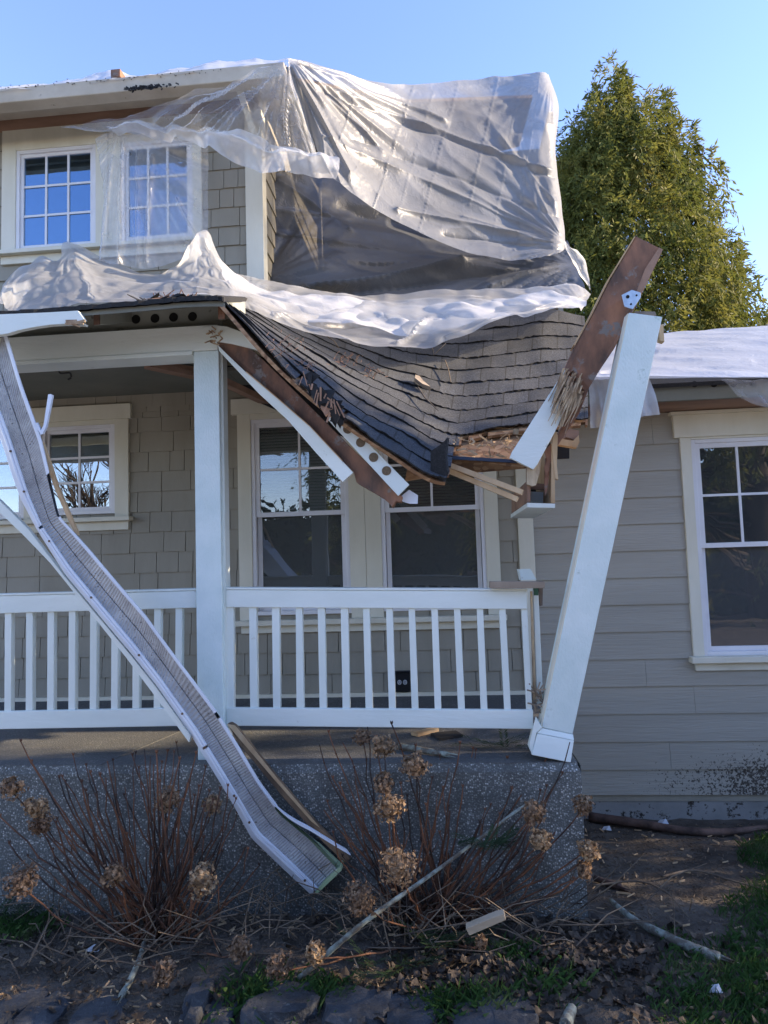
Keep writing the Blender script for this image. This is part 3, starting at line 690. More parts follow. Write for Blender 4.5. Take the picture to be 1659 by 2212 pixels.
porch_roof = thing('porch_roof', (P(250,670,3.4).x, 3.4, ztb), 'intact left part of the porch roof with dark shingle edge and round vent holes', 'roof')
vp_ = MB(); ze = P(300, 668, 3.35).z
xh = P(478, 680, YP+.06).x
vp_.box(-4.5, xh, YP+.06, YP+.08, ztb-.02, ze+.14); vb = vp_.build('vent_board', M['vent'], porch_roof)
for (hx_, hy_) in ((294,690),(335,688),(375,685.5),(416,684)):
    c_ = P(hx_, hy_, YP+.06); q = MB(); q.slab([c_+Vector((.026*math.cos(t), -.001, .026*math.sin(t))) for t in [2*math.pi*j/20 for j in range(20)]], (0,-.002,0)); q.build('vent_hole', M['hole'], vb)
for (xl_, xr_) in ((203,217),(472,487)):
    a_ = P(xl_, 690, 3.3).x; b_ = P(xr_, 690, 3.3).x
    t_ = MB(); zt_ = P((xl_+xr_)/2, 668 if xl_ < 300 else 655, 3.3).z; dz_ = .36*.40; t_.hexa([Vector(q) for q in ((a_,3.3,zt_-.085),(b_,3.3,zt_-.085),(b_,YP+.06,zt_-.085+dz_),(a_,YP+.06,zt_-.085+dz_),(a_,3.3,zt_),(b_,3.3,zt_),(b_,YP+.06,zt_+dz_),(a_,YP+.06,zt_+dz_))])
    t_.build('rafter_tail', M['vent'], porch_roof, bevel=.002)
    e_ = MB(); e_.slab([Vector((a_+.001, 3.299, zt_-.084)), Vector((b_-.001, 3.299, zt_-.084)), Vector((b_-.001, 3.299, zt_-.003)), Vector((a_+.001, 3.299, zt_-.003))], (0,-.006,0)); e_.build('sawn_end', M['brown'], porch_roof)
# roof slab with slightly wavy eave
def roof_left():
    m = MB(); top = MB(); n = 60; vs = []; 
    pts_e = spline([Vector(q) for q in ((-260,708,3.22),(0,684,3.22),(100,677,3.22),(200,669,3.22),(320,659,3.22),(400,652,3.22),(470,650,3.22),(486,654,3.22))], n)
    for k, (m2, lo, hi) in enumerate(((m, -.028, -.006), (top, -.005, .016))):
        v = []
        for q in pts_e:
            p = P(q.x, q.y, q.z); jx = rn(-.006, .006) if k else 0
            e = .02 if k else 0
            v += [Vector((p.x, p.y-e+jx, p.z+lo)), Vector((p.x, p.y-e+jx, p.z+hi+rn(0, .006))), Vector((p.x-.25, YW, p.z+hi+.82)), Vector((p.x-.25, YW, p.z+lo+.82))]
        f = []
        for i in range(n):
            a = i*4; b = a+4
            for k2 in range(4): f.append((a+k2, a+(k2+1)%4, b+(k2+1)%4, b+k2))
        f += [(0,1,2,3), (n*4+3, n*4+2, n*4+1, n*4)]
        m2.add(v, f)
    m.build('sheathing', M['soffit'], porch_roof); top.build('roof_shingles', M['asphalt'], porch_roof)
roof_left()
cl = MB(); xc0 = -4.5
cl.box(xc0, P(430, 815, 4.2).x, YP+.14, YW, ZC, ZC+.03)
cl.box(P(430, 815, 4.2).x+.002, P(1100, 820, YW).x, 4.75, YW, ZC, ZC+.03)
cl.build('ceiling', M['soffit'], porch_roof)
fb = MB(); fb.slab(px_poly([(-250,700),(0,679),(100,675),(168,671),(182,690),(166,694),(158,693),(184,699),(182,702),(150,699),(110,701),(75,706),(40,713),(18,720),(-250,760)], 3.17), (0,.03,0)); fo = fb.build('broken_fascia', M['whitewood'], porch_roof)
sp_ = MB()
for k in range(7):
    a_ = P(146+rn(-6,6), 694+k*1.0+rn(-1,1), 3.168); sp_.bar(a_, a_+Vector((rn(.05,.1), rn(-.01,.01), rn(-.02,.0))), .008, .005)
sp_.build('splinters', M['split'], fo)
# torn felt and shingle scraps standing up on the ridge
tf = MB()
for k in range(22):
    x_ = rn(290, 425); y_ = 655-.02*(x_-290)+rn(-4, 2); b_ = P(x_, y_, 3.25+rn(0,.15)); d_ = Vector((rn(-.10,.14), rn(-.03,.03), rn(-.005,.035)))
    sd_ = Vector((rn(-.01,.02), .05, rn(0,.02)))
    tf.slab([b_, b_+d_, b_+d_*.8+sd_*.6, b_+sd_], (0,0,.005))
tf.slab(px_poly([(320,654),(352,647),(384,633),(398,635),(380,641),(360,650),(322,657)], 3.22), (0,.06,.0))
tf.build('torn_felt', M['black'], porch_roof)
tw = MB()
for k in range(40):
    b_ = P(rn(330,430), rn(642,652), 3.2+rn(0,.2)); tw.bar(b_, b_+Vector((rn(-.07,.07), rn(-.02,.02), rn(-.015,.04))), .004, .003)
tw.build('splinters', M['pinkwood'], porch_roof)
# stud ends seen above the ceiling opening
jo = MB()
jo.bar(P(318,789,4.3), P(424,812,4.6), .035, .08); jo.bar(P(330,785,4.35), P(428,800,4.6), .03, .05); jo.bar(P(478,822,4.4), P(570,866,4.9), .04, .09)
jo.build('bare_joists', M['pinkwood'], porch_roof)
vd = MB(); vd.slab(px_poly([(410,784),(640,800),(760,950),(640,905),(500,842),(420,815)], 5.15), (0,.03,0)); vd.build('dark_backing', M['black'], porch_roof)  # black sheet behind the bare joists
hk = MB(); hk.tube([P(q[0], q[1], 4.0) for q in spline([Vector((x, y, 0)) for x, y in ((126,797),(130,806),(142,806),(151,806),(154,815),(147,820))], 18)], .006, 6); tag(hk.build('hook', M['rubber'], None, True), 'black metal S hook hanging from the porch ceiling', 'hook')

# ------------------------------------------------------------------ railings
def railing(name, label, top, bot, bal, Y, stiles=(), tilt=0):
    t = thing(name, P((top[0][0]+top[1][0])/2, bot[0][2], Y), label, 'railing', 'porch railings')
    for nm, (l, r_), ex in (('top_rail', top, .05), ('bottom_rail', bot, .03)):
        m = MB(); a = [P(l[0], l[1], Y), P(r_[0], r_[1], Y), P(r_[0], r_[2], Y), P(l[0], l[2], Y)]
        m.slab(a, (0, ex, 0)); m.build(nm, M['whitewood'], t, bevel=.004)
    m = MB(); l, r_ = top; e = P(l[0], l[1], Y), P(r_[0], r_[1], Y); u_ = Vector((0,0,.001))
    m.hexa([e[0]+u_+Vector((0,-.004,0)), e[1]+u_+Vector((0,-.004,0)), e[1]+u_+Vector((0,.10,0)), e[0]+u_+Vector((0,.10,0)), e[0]+u_+Vector((0,-.004,.012)), e[1]+u_+Vector((0,-.004,.012)), e[1]+u_+Vector((0,.10,.012)), e[0]+u_+Vector((0,.10,.012))])
    m.build('rail_cap', M['white'], t, bevel=.003)
    for (x0, x1, x2, x3) in bal:
        f = lambda x, s, k: s[0][k]+(s[1][k]-s[0][k])*(x-s[0][0])/(s[1][0]-s[0][0])
        yt = f(x0, top, 2)-4; yb = f(x2, bot, 1)+4
        a = [P(x0, yt, Y+.012), P(x1, yt, Y+.012), P(x3, yb, Y+.012), P(x2, yb, Y+.012)]
        m = MB(); m.slab(a, (0,.036,0)); m.build('baluster', M['white'], t, bevel=.002)
    return t
rb = [(203,247,210,255),(340,385,348,390),(483,522,488,532),(615,657,627,668),(753,797,765,808),(887,926,903,945),(1025,1065,1043,1083),(1160,1198,1180,1220),(1297,1336,1318,1358),(1433,1471,1458,1500),(1570,1608,1595,1635)]
rb = [tuple(464.5+v/2.777 for v in q) for q in rb] + [(1078,1092,1090,1104)]
rb = [(488.5,504,489.5,505)] + rb + [(1126.5,1139,1138,1150)]
railing('porch_railing', 'white wooden railing before the double window, its right end torn loose', ((488,1274,1312),(1139,1277,1316)), ((489,1529,1568),(1152,1534,1575)), rb, YP+.03)
lb = []
x = 28
for k in range(9): lb.append((x/2.777, (x+40)/2.777, (x-3)/2.777, (x+37)/2.777)); x += 128
lb = [(q[0]-46.1*j, q[1]-46.1*j, q[2]-46.1*j, q[3]-46.1*j) for j in (4,3,2,1) for q in lb[:1]] + lb
railing('porch_railing', 'white wooden railing left of the post, crossed by the hanging gutter', ((-200,1293,1331),(424,1276,1313)), ((-200,1541,1579),(424,1529,1568)), lb, YP+.03)
# broken bits at the torn end of the railing
t = thing('railing_stub', P(1160, 1520, YP+.1), 'splintered white railing upright with green top next to the leaning post', 'railing piece')
m = MB(); m.slab(px_poly([(1152,1276),(1163,1276),(1173,1505),(1172,1522),(1160,1520)], YP+.08), (0,.03,0)); m.build('upright', M['white'], t, bevel=.002)
m = MB(); m.slab(px_poly([(1146,1278),(1150,1277),(1159,1518),(1152,1516)], YP+.07), (0,.02,0)); m.build('split_edge', M['split'], t)
m = MB(); m.slab(px_poly([(1153,1266),(1163,1266),(1163,1286),(1153,1286)], YP+.078), (0,.03,0)); m.build('green_top', M['darkgreen'], t)
m = MB(); m.slab(px_poly([(1164,1268),(1173,1268),(1172,1308),(1167,1309),(1165,1290)], YP+.09), (0,.04,0)); m.build('bracket_piece', M['greywood'], t)
for k in range(26):
    pass
m = MB()
for k in range(30):
    b_ = P(rn(1153,1168), rn(1490,1540), YP+.05+rn(-.03,.03)); m.bar(b_, b_+Vector((rn(-.04,.04), rn(-.03,.02), rn(-.05,.05))), .007, .004)
m.build('splinters', M['greywood'], t)
m = MB(); a_, b_ = P(1057,1263,YP+.0), P(1175,1263,YP+.0); m.bar(a_, b_, .055, .035, Vector((0,0,1))); tag(m.build('loose_plank', M['greywood'], bevel=.003), 'short weathered plank lying across the torn end of the white railing', 'plank')
m = MB(); m.slab(px_poly([(1121,1230),(1146,1229),(1159,1252),(1126,1253)], YP+.3), (0,.12,0)); tag(m.build('rail_fragment', M['whitewood']), 'small white block with rotten top behind the short plank', 'wood scrap')

# ------------------------------------------------------------------ leaning post
lp_ = thing('broken_porch_post', P(1192, 1640, YF+.1), 'white porch post knocked loose and leaning to the right on the slab corner', 'post')
def prism_post(tl, tr_, bl, br_, Yt, Yb, dep):
    a = [P(*bl, Yb), P(*br_, Yb), P(*br_, Yb)+Vector((0,dep,0)), P(*bl, Yb)+Vector((0,dep,0)), P(*tl, Yt), P(*tr_, Yt), P(*tr_, Yt)+Vector((0,dep,0)), P(*tl, Yt)+Vector((0,dep,0))]
    m = MB(); m.hexa(a); return m
prism_post((1359,675),(1431,684),(1171,1572),(1237,1586), 3.38, 3.56, .16).build('shaft', M['knit'], lp_, bevel=.004)
m = MB(); e_ = Vector((0,.002,0))
a0, a1 = P(1169,1568,3.60), P(1356,682,3.42); m.bar(a0, a1, .018, .07); m.build('edge_batten', M['trim'], lp_)
prism_post((1160,1584),(1240,1600),(1149,1631),(1233,1648), 3.545, 3.525, .19).build('base_block', M['whitewood'], lp_, bevel=.004)
m = MB(); m.hexa([P(1171,1573,3.557),P(1238,1587,3.557),P(1238,1587,3.557)+Vector((0,.165,0)),P(1171,1573,3.557)+Vector((0,.165,0)),P(1160,1583,3.545),P(1240,1599,3.545),P(1240,1599,3.545)+Vector((0,.19,0)),P(1160,1583,3.545)+Vector((0,.19,0))]); m.build('base_bevel', M['white'], lp_)
m = MB(); m.slab(px_poly([(1144,1604),(1156,1552),(1170,1572),(1159,1583),(1148,1631)], 3.54), (.01,.05,0)); m.build('split_skirt', M['white'], lp_)
m = MB(); m.slab(px_poly([(1424,702),(1433,700),(1435,738),(1425,735)], 3.47), (0,.04,0)); m.build('splinter_block', M['raw'], lp_)
m = MB(); m.slab(px_poly([(1372,672),(1415,673),(1418,681),(1372,678)], 3.45), (0,.07,0)); m.build('core_end', M['greywood'], lp_)

# ------------------------------------------------------------------ snapped beam propped on the leaning post
bb_ = thing('snapped_beam', P(1240, 950, 3.55), 'snapped brown timber beam sticking up with a steel plate, beside the leaning post', 'beam')
m = MB(); m.slab(px_poly([(1374,510,3.46),(1432,539,3.44),(1420,566,3.44),(1395,617,3.45),(1367,674,3.47),(1327,753,3.5),(1296,799,3.52),(1273,837,3.54),(1251,894,3.56),(1197,974,3.6),(1200,950,3.6),(1222,906,3.58),(1250,866,3.56),(1263,843,3.55),(1250,838,3.55),(1238,800,3.53),(1226,812,3.53),(1222,793,3.53),(1243,746,3.51),(1277,685,3.49),(1319,601,3.47)], 3.5), (.0,.10,0)); m.build('timber', M['brown'], bb_, bevel=.003)
m = MB(); m.slab(px_poly([(1373,511,3.455),(1318,601,3.465),(1276,685,3.485),(1242,746,3.505),(1239,745,3.505),(1273,684,3.485),(1315,600,3.465),(1370,511,3.455)], 3.5), (0,.10,0)); m.build('pale_edge', M['raw'], bb_)
m = MB(); m.slab(px_poly([(1432,539,3.435),(1395,616,3.445),(1383,640,3.455),(1374,632,3.455),(1394,580,3.445),(1424,534,3.435)], 3.44), (0,.004,0)); m.build('red_strip', M['pinkwood'], bb_)
m = MB(); m.slab(px_poly([(1236,768),(1216,806),(1106,976),(1101,989),(1152,1014),(1161,1003),(1205,921),(1222,880),(1231,850),(1218,842),(1225,800)], 3.56), (0,.022,0)); wb = m.build('painted_board', M['whitewood'], bb_, bevel=.002)
m = MB(); random.seed(11)
for k in range(80):
    x_, y_ = 1212+rn(0,46), 795+rn(0,62); y_ += (x_-1225)*.3; b_ = P(x_, y_, 3.52+rn(-.02,.02)); L = rn(.04,.20)
    d_ = (P(1215,900,3.5)-P(1250,820,3.47)).normalized(); d_ = (d_+Vector((rn(-.12,.12), rn(-.3,.1), rn(-.12,.12)))).normalized()
    w8 = rn(.002,.008); m.hexa([b_+Vector((-w8,0,0)), b_+Vector((w8,0,0)), b_+Vector((w8*.7,.012,0)), b_+Vector((-w8*.7,.012,0)), b_+d_*L+Vector((-.002,0,0)), b_+d_*L+Vector((.002,0,0)), b_+d_*L+Vector((.002,.003,0)), b_+d_*L+Vector((-.002,.003,0))])
m.slab(px_poly([(1240,838),(1262,846),(1248,868),(1222,908),(1207,930),(1212,905),(1226,872)], 3.545), (0,.02,0))
m.build('splintered_break', M['split'], bb_)
pl = MB(); pl.slab(px_poly([(1343,637),(1365,626),(1384,632),(1384,643),(1367,668),(1349,662)], 3.425), (0,.006,0)); pl_ = pl.build('steel_plate', M['steel'], bb_, bevel=.001)
for (hx_, hy_, r_) in ((1356,641,.009),(1375,638,.005),(1363,657,.005)):
    c_ = P(hx_, hy_, 3.4245); q = MB(); q.slab([c_+Vector((r_*math.cos(t), 0, r_*math.sin(t))) for t in [2*math.pi*j/14 for j in range(14)]], (0,-.0015,0)); q.build('bolt_hole', M['hole'], pl_)

# ------------------------------------------------------------------ collapsed roof
croof = thing('collapsed_roof', P(900, 900, 4.0), 'sagging dark asphalt shingle roof section hanging torn between the two posts', 'roof')
RG = [
 [(484,654,3.22),(600,785,3.2),(722,892,3.25),(840,972,3.28),(952,1036,3.32),(1060,1012,3.5),(1160,985,3.65),(1272,975,3.75)],
 [(488,650,3.72),(640,752,3.72),(775,835,3.75),(880,890,3.78),(972,930,3.82),(1070,920,3.9),(1165,908,3.95),(1270,900,4.0)],
 [(500,642,4.4),(665,712,4.35),(800,770,4.3),(900,800,4.3),(990,812,4.35),(1080,806,4.4),(1170,796,4.5),(1268,786,4.6)],
 [(508,628,5.2),(672,650,5.15),(800,676,5.15),(900,688,5.12),(1000,688,5.12),(1090,680,5.12),(1180,668,5.1),(1262,684,5.1)]]
NC = 13; NU = 150
g = patch(RG, NU, NC*3)
GW = [[P(q.x, q.y, q.z) for q in row] for row in g]
def gnorm(j, i):
    a = GW[min(j+1, NC*3)][i]-GW[max(j-1, 0)][i]; b = GW[j][min(i+1, NU)]-GW[j][max(i-1, 0)]
    n_ = b.cross(a).normalized()
    return n_ if n_.y < 0 else -n_
def torn(u, v):                         # the part ripped off the lower right
    e = mnoise.noise(Vector((u*22, v*3, 0)))
    return u > .585+.02*e and v < .30+.035*mnoise.noise(Vector((u*30, 1, 0))) - max(0, .62-u)*4
random.seed(5)
shm = MB()
for c_ in range(NC):
    lo, hi = c_*3, min(c_*3+4, NC*3)
    for i in range(NU):
        if torn((i+.5)/NU, (c_+.5)/NC): continue
        if c_ == 0 and i/NU > .14 and i/NU < .31 and random.random() < .3: continue
        vs = []; uv = []
        for ii in (i, i+1):
            jg = mnoise.noise(Vector((ii*.5, c_*7.3, 2)))*.016
            for jj in range(lo, hi+1):
                f_ = (jj-lo)/(hi-lo); nn = gnorm(jj, ii)
                lift = .011*(1-f_)+.003
                p = GW[jj][ii]+nn*lift
                if jj == lo: p = p + (GW[lo][ii]-GW[lo+1][ii]).normalized()*jg
                p = p + nn*(mnoise.noise(p*4)*.014+mnoise.noise(Vector((ii*.09, c_*3.1, 5)))*.010*(1-f_))
                vs.append(p); uv.append((ii/NU, min(.9999, (c_+min(f_, .98)*.98+.01)/NC)))
        n1 = hi-lo+1
        fs = [(k, n1+k, n1+k+1, k+1) for k in range(n1-1)]
        b0 = len(vs)
        for ii, s_ in ((i, 0), (i+1, n1)):
            vs.append(vs[s_]-gnorm(lo, ii)*.008); uv.append(uv[s_])
        fs.append((0, b0, b0+1, n1))
        shm.add(vs, fs, uv)
shm.build('roof_shingles', M['asphalt'], croof)
osb = MB()
vs = []; idx = {}
for j in range(NC*3+1):
    for i in range(NU+1): idx[(j,i)] = len(vs); vs.append(GW[j][i]-gnorm(j,i)*.012)
off = len(vs); vs += [GW[j][i]-gnorm(j,i)*.030 for j in range(NC*3+1) for i in range(NU+1)]
fs = []
for j in range(NC*3):
    for i in range(NU):
        if torn((i+.5)/NU, (j/3+.3)/NC): continue
        a, b, c_, d = idx[(j,i)], idx[(j,i+1)], idx[(j+1,i+1)], idx[(j+1,i)]
        fs += [(a,b,c_,d), (off+d,off+c_,off+b,off+a)]
        if j == 0 or torn((i+.5)/NU, ((j-1)/3+.3)/NC): fs.append((a, off+a, off+b, b))
        if i == NU-1: fs.append((b, off+b, off+c_, c_))
osb.add(vs, fs); osb.build('sheathing', M['osb'], croof)
# hanging flap corner, broken shingle edges
m = MB(); m.slab(px_poly([(930,975),(955,958),(966,945),(962,985),(966,1018),(957,1040),(944,1033),(930,1018)], 3.33), (.01,.02,0)); m.build('shingle_flap', M['asphalt'], croof)
m = MB(); random.seed(21)
for k in range(26):
    x_ = rn(668,735); y_ = 812+(x_-668)*1.15+rn(-14,14); b_ = P(x_, y_, 3.2+rn(-.02,.05)); 
    m.slab([b_, b_+Vector((rn(.01,.05), 0, rn(-.05,.01))), b_+Vector((rn(-.01,.03), rn(-.02,.02), rn(-.09,-.04))), b_+Vector((rn(-.04,-.01), 0, rn(-.04,0)))], (0,.008,0))
m.build('torn_felt', M['black'], croof)
m = MB()
for k in range(16):
    x_ = rn(650,730); y_ = 812+(x_-660)*.9+rn(-6,16); b_ = P(x_, y_, 3.17+rn(-.02,.03)); m.bar(b_, b_+Vector((rn(-.03,.04), rn(-.02,.02), rn(-.08,-.02))), rn(.003,.009), .004)
m.slab(px_poly([(698,862),(716,868),(716,885),(703,899),(692,880)], 3.2), (0,.02,0))
m.build('splinters', M['pinkwood'], croof)
# sheathing panels and drip edge in the torn opening
m = MB(); m.slab(px_poly([(955,965,3.75),(1007,924,3.95),(1140,934,3.95),(1136,998,3.7),(966,987,3.7)], 3.7), (0,.015,.0)); m.build('sheathing_panel', M['osb'], croof)
m = MB(); m.slab(px_poly([(886,982,3.55),(966,990,3.62),(1118,1000,3.62),(1142,1011,3.62),(1053,1018,3.72),(960,1026,3.75),(874,1040,3.75)], 3.6), (0,.014,0)); m.build('sheathing_panel', M['osb'], croof)
m = MB(); m.slab(px_poly([(966,984,3.60),(1114,993,3.60),(1118,1000,3.60),(967,991,3.60)], 3.6), (0,.03,0)); m.build('drip_edge', M['navy'], croof)
m = MB(); m.slab(px_poly([(1010,916,3.9),(1130,928,3.9),(1215,934,3.9),(1215,944,3.9),(1127,940,3.9),(1005,926,3.9)], 3.9), (0,.04,0)); m.build('split_lath', M['raw'], croof)
m = MB(); random.seed(31)
for k in range(70):
    b_ = P(rn(975,1125), rn(945,990), 3.72+rn(-.05,.02)); m.bar(b_, b_+Vector((rn(-.05,.05), rn(-.03,.0), rn(-.025,.03))), rn(.003,.010), .003)
m.build('wood_shavings', M['raw'], croof)
vdk = MB(); vdk.slab(px_poly([(960,950,4.2),(1010,918,4.2),(1230,925,4.2),(1230,990,4.2),(1000,1000,4.2)], 4.2), (0,.02,0)); vdk.build('dark_backing', M['black'], croof)  # black sheet closing the back of the torn opening
# two thin laths poking out
for (a_, b_) in (((958,1000,3.6),(1129,1064,3.45)), ((962,1014,3.62),(1118,1079,3.47))):
    m = MB(); m.bar(P(*a_), P(*b_), .026, .022); m.build('lath', M['raw'], croof)
# boxed side beam, its open end facing the street
sbm = thing('side_beam_end', P(1168, 1096, 3.62), 'open end of a hollow boxed porch beam hanging beside the corner board', 'beam')
m = MB(); m.slab(px_poly([(1139,1086),(1199,1088),(1199,1097),(1139,1096)], 3.6), (0,.9,0)); m.build('bottom_board', M['white'], sbm)
m = MB(); m.slab(px_poly([(1191,960),(1199,958),(1199,1087),(1191,1087)], 3.6), (0,.9,0)); m.build('side_board', M['raw'], sbm)
m = MB(); m.slab(px_poly([(1139,1038),(1146,1038),(1146,1085),(1139,1085)], 3.62), (0,.85,0)); m.build('side_board', M['pinkwood'], sbm)
m = MB(); m.slab(px_poly([(1147,1062),(1190,1064),(1190,1086),(1147,1085)], 3.9), (0,.02,0)); m.build('blocking', M['whitewood'], sbm)
m = MB(); m.slab(px_poly([(1147,960),(1190,960),(1190,1063),(1147,1061)], 4.2), (0,.02,0)); m.build('dark_backing', M['black'], sbm)  # black sheet painting in the darkness inside the hollow beam
m = MB(); m.slab(px_poly([(1148,1044),(1189,1046),(1189,1058),(1148,1056)], 3.75), (0,.04,0)); m.build('blocking', M['pinkwood'], sbm)
m = MB(); m.slab(px_poly([(1138,1002),(1160,998),(1170,990),(1166,1020),(1158,1048),(1150,1050),(1138,1046)], 3.58), (0,.04,0)); m.slab(px_poly([(1141,996),(1158,985),(1165,1000),(1150,1012)], 3.6), (0,.05,0)); m.build('split_stud', M['split'], sbm)
m = MB(); m.slab(px_poly([(1192,962),(1198,930),(1205,940),(1203,1005),(1206,1036),(1200,1034),(1196,1000)], 3.59), (0,.03,0)); m.build('split_stud', M['raw'], sbm)
m = MB(); m.slab(px_poly([(1178,990),(1186,985),(1188,1010),(1182,1060),(1178,1072),(1176,1050)], 3.62), (0,.02,0)); m.slab(px_poly([(1176,975),(1190,958),(1192,990),(1186,1015),(1180,1030),(1175,1010),(1182,995)], 3.61), (0,.008,0)); m.build('torn_felt', M['brown'], sbm)
m = MB(); m.slab(px_poly([(1190,944),(1238,952),(1250,940),(1252,955),(1246,967),(1193,958)], 3.8), (0,.05,0)); m.build('lumber_end', M['raw'], sbm)
m = MB(); m.slab(px_poly([(1225,926),(1251,930),(1251,944),(1240,950),(1222,944)], 3.82), (0,.2,0)); m.build('lumber_end', M['pinkwood'], sbm)
# leaves, needles and chips caught on the shingles
random.seed(8)
def on_roof(x, y):
    best = None
    for j in range(0, NC*3+1):
        for i in range(0, NU+1, 2):
            q = g[j][i]; e = (q.x-x)**2+(q.y-y)**2
            if best is None or e < best[0]: best = (e, j, i)
    return GW[best[1]][best[2]]+gnorm(best[1], best[2])*.035
m = MB()
for (cx, cy, n_, sx, sy) in ((607,760,60,45,30),(745,790,70,28,14),(800,815,40,22,12),(660,800,40,20,14)):
    for k in range(n_):
        b_ = on_roof(cx+random.gauss(0, sx*.5), cy+random.gauss(0, sy*.5)); m.bar(b_, b_+Vector((rn(-.025,.025), rn(-.015,.01), rn(-.02,.02))), .003, .002)
o_ = m.build('needle_litter', M['pinkwood']); tag(o_, 'rusty brown needle litter scattered on the sagging shingles', 'litter', kind='stuff')
t = thing('split_branch', on_roof(912, 850), 'small splintered bit of pale wood with a twig, lying on the sagging shingles', 'branch')
m = MB(); m.slab([on_roof(*q) for q in ((892,826),(903,829),(914,841),(928,854),(925,858),(912,848),(898,836))], (0,-.02,.02)); m.build('split_wood', M['greywood'], t)
m = MB(); m.tube([on_roof(*q)+Vector((0,-.015,.01)) for q in ((898,850),(912,870),(925,885),(940,905))], [.006,.005,.004,.002]); m.build('twig', M['twig'], t)
for k, (pts, lb_) in enumerate(((((925,755),(932,770),(936,780),(945,770),(958,757)), 'thin forked twig on the sagging shingles just below the white plastic'), (((962,795),(968,815),(975,838)), 'short curved twig on the sagging shingles right of the forked twig'), (((700,735),(712,750),(730,765)), 'short pale twig on the upper left shingles, near the plastic edge'))):
    m = MB(); m.tube([on_roof(*q)+Vector((0,-.008,.006)) for q in pts], .0035, 5); tag(m.build('twig', M['twig'], None, True), lb_, 'twig')

# ------------------------------------------------------------------ fallen header with vent strip
hb = thing('fallen_header', P(470, 745, 3.5), 'broken brown header beam with painted board slanting down from the upright post', 'beam')
def SL(pts, Ya, Yb):                    # depth runs along the slant with x
    return [P(x, y, Ya+(Yb-Ya)*(x-460)/420) for x, y in pts]
m = MB(); m.slab(SL([(466,735),(480,737),(540,752),(570,778),(610,818),(687,895),(751,959),(815,1021),(870,1074),(866,1084),(855,1083),(847,1096),(838,1084),(825,1074),(798,1058),(770,1042),(764,1020),(738,994),(668,920),(591,853),(530,802),(473,748)], 3.56, 3.36), (0,.09,0)); m.build('timber', M['brown'], hb, bevel=.003)
m = MB(); m.slab(SL([(470,745),(531,804),(592,855),(669,922),(739,996),(763,1021),(740,1041),(681,976),(623,909),(559,850),(474,759)], 3.53, 3.32), (0,.025,0)); m.build('painted_board', M['whitewood'], hb, bevel=.002)
m = MB(); m.slab(SL([(531,801.5),(592,852.5),(669,919.5),(739,993.5),(739,996),(669,922),(592,855),(531,804)], 3.525, 3.315), (0,.02,0)); m.build('raw_edge', M['raw'], hb)
m = MB(); m.slab(SL([(436,709),(462,702),(490,705),(546,725),(588,752),(612,768),(600,768),(540,752),(500,742),(463,736)], 3.54, 3.4), (0,.03,0)); m.build('bent_board', M['whitewood'], hb, bevel=.002)
m = MB(); random.seed(13)
for k in range(22):
    b_ = P(rn(452,476), rn(712,746), 3.535); m.bar(b_, b_+Vector((rn(-.04,.04), rn(-.02,.0), rn(-.02,.02))), .006, .004)
m.build('splinters', M['split'], hb)
for nm, poly, holes, mt in (('vent_strip', [(569,757),(600,768),(668,808),(658,838)], [(615,780),(646,808)], 'vent'), ('vent_strip', [(724,884),(706,904),(860,1071),(884,1047)], [(751,927),(779,956),(807,988),(835,1017)], 'ventwhite')):
    m = MB(); m.slab(SL(poly, 3.58, 3.33) if mt == 'vent' else [P(x, y, 3.33) for x, y in poly], (0,.02,0)); vs_ = m.build(nm, M[mt], hb, bevel=.002)
    for (hx_, hy_) in holes:
        Yh = 3.33 if mt != 'vent' else 3.58-(.25)*(hx_-460)/420
        c_ = P(hx_, hy_, Yh); q = MB(); q.slab([c_+Vector((.0235*math.cos(t_), -.0008, .0235*math.sin(t_))) for t_ in [2*math.pi*j/20 for j in range(20)]], (0,-.0016,0)); q.build('vent_screen', M['mesh'] if mt != 'vent' else M['hole'], vs_)
m = MB(); m.slab(px_poly([(868,1070),(884,1058),(903,1070),(902,1088),(884,1088),(866,1082)], 3.40), (0,.01,0)); m.build('flashing_scrap', M['aluminium'], hb)
m = MB(); m.slab(SL([(520,748),(575,775),(660,850),(700,895),(706,912),(690,898),(610,819),(545,757)], 3.75, 3.55), (0,.2,0)); m.build('dark_backing', M['black'], hb)  # black slab behind the slanting header

# ------------------------------------------------------------------ dangling gutter
gut = thing('dangling_gutter', P(690, 1920, 3.36), 'long bent white gutter with grey leaf guard hanging diagonally down to the bushes', 'gutter')
LR = [(-30,850),(12,957),(32,1021),(52,1077),(83,1140),(144,1234),(216,1321),(288,1407),(342,1476),(415,1580),(456,1646),(505,1727),(549,1806),(610,1864),(680,1930)]
RR = [(8,701),(46,830),(88,945),(108,1030),(128,1116),(190,1184),(254,1260),(313,1328),(365,1400),(470,1540),(515,1612),(560,1688),(610,1756),(672,1806),(736,1874)]
NG = 420
def gy(t): return 3.24+.16*t
def kinked(pts, n, soft=4):
    m_ = len(pts)-1; out = []
    for i in range(n+1):
        u = i/n*m_; k = min(int(u), m_-1); out.append(Vector((*pts[k], 0)).lerp(Vector((*pts[k+1], 0)), u-k))
    return [sum((out[max(0, min(n, i+j))] for j in range(-soft, soft+1)), Vector())/(2*soft+1) for i in range(n+1)]
Lp = kinked(LR, NG); Rp = kinked(RR, NG)
def gp(i, s, dy=0):
    q = Lp[i]*(1-s)+Rp[i]*s; return P(q.x, q.y, gy(i/NG)+dy)
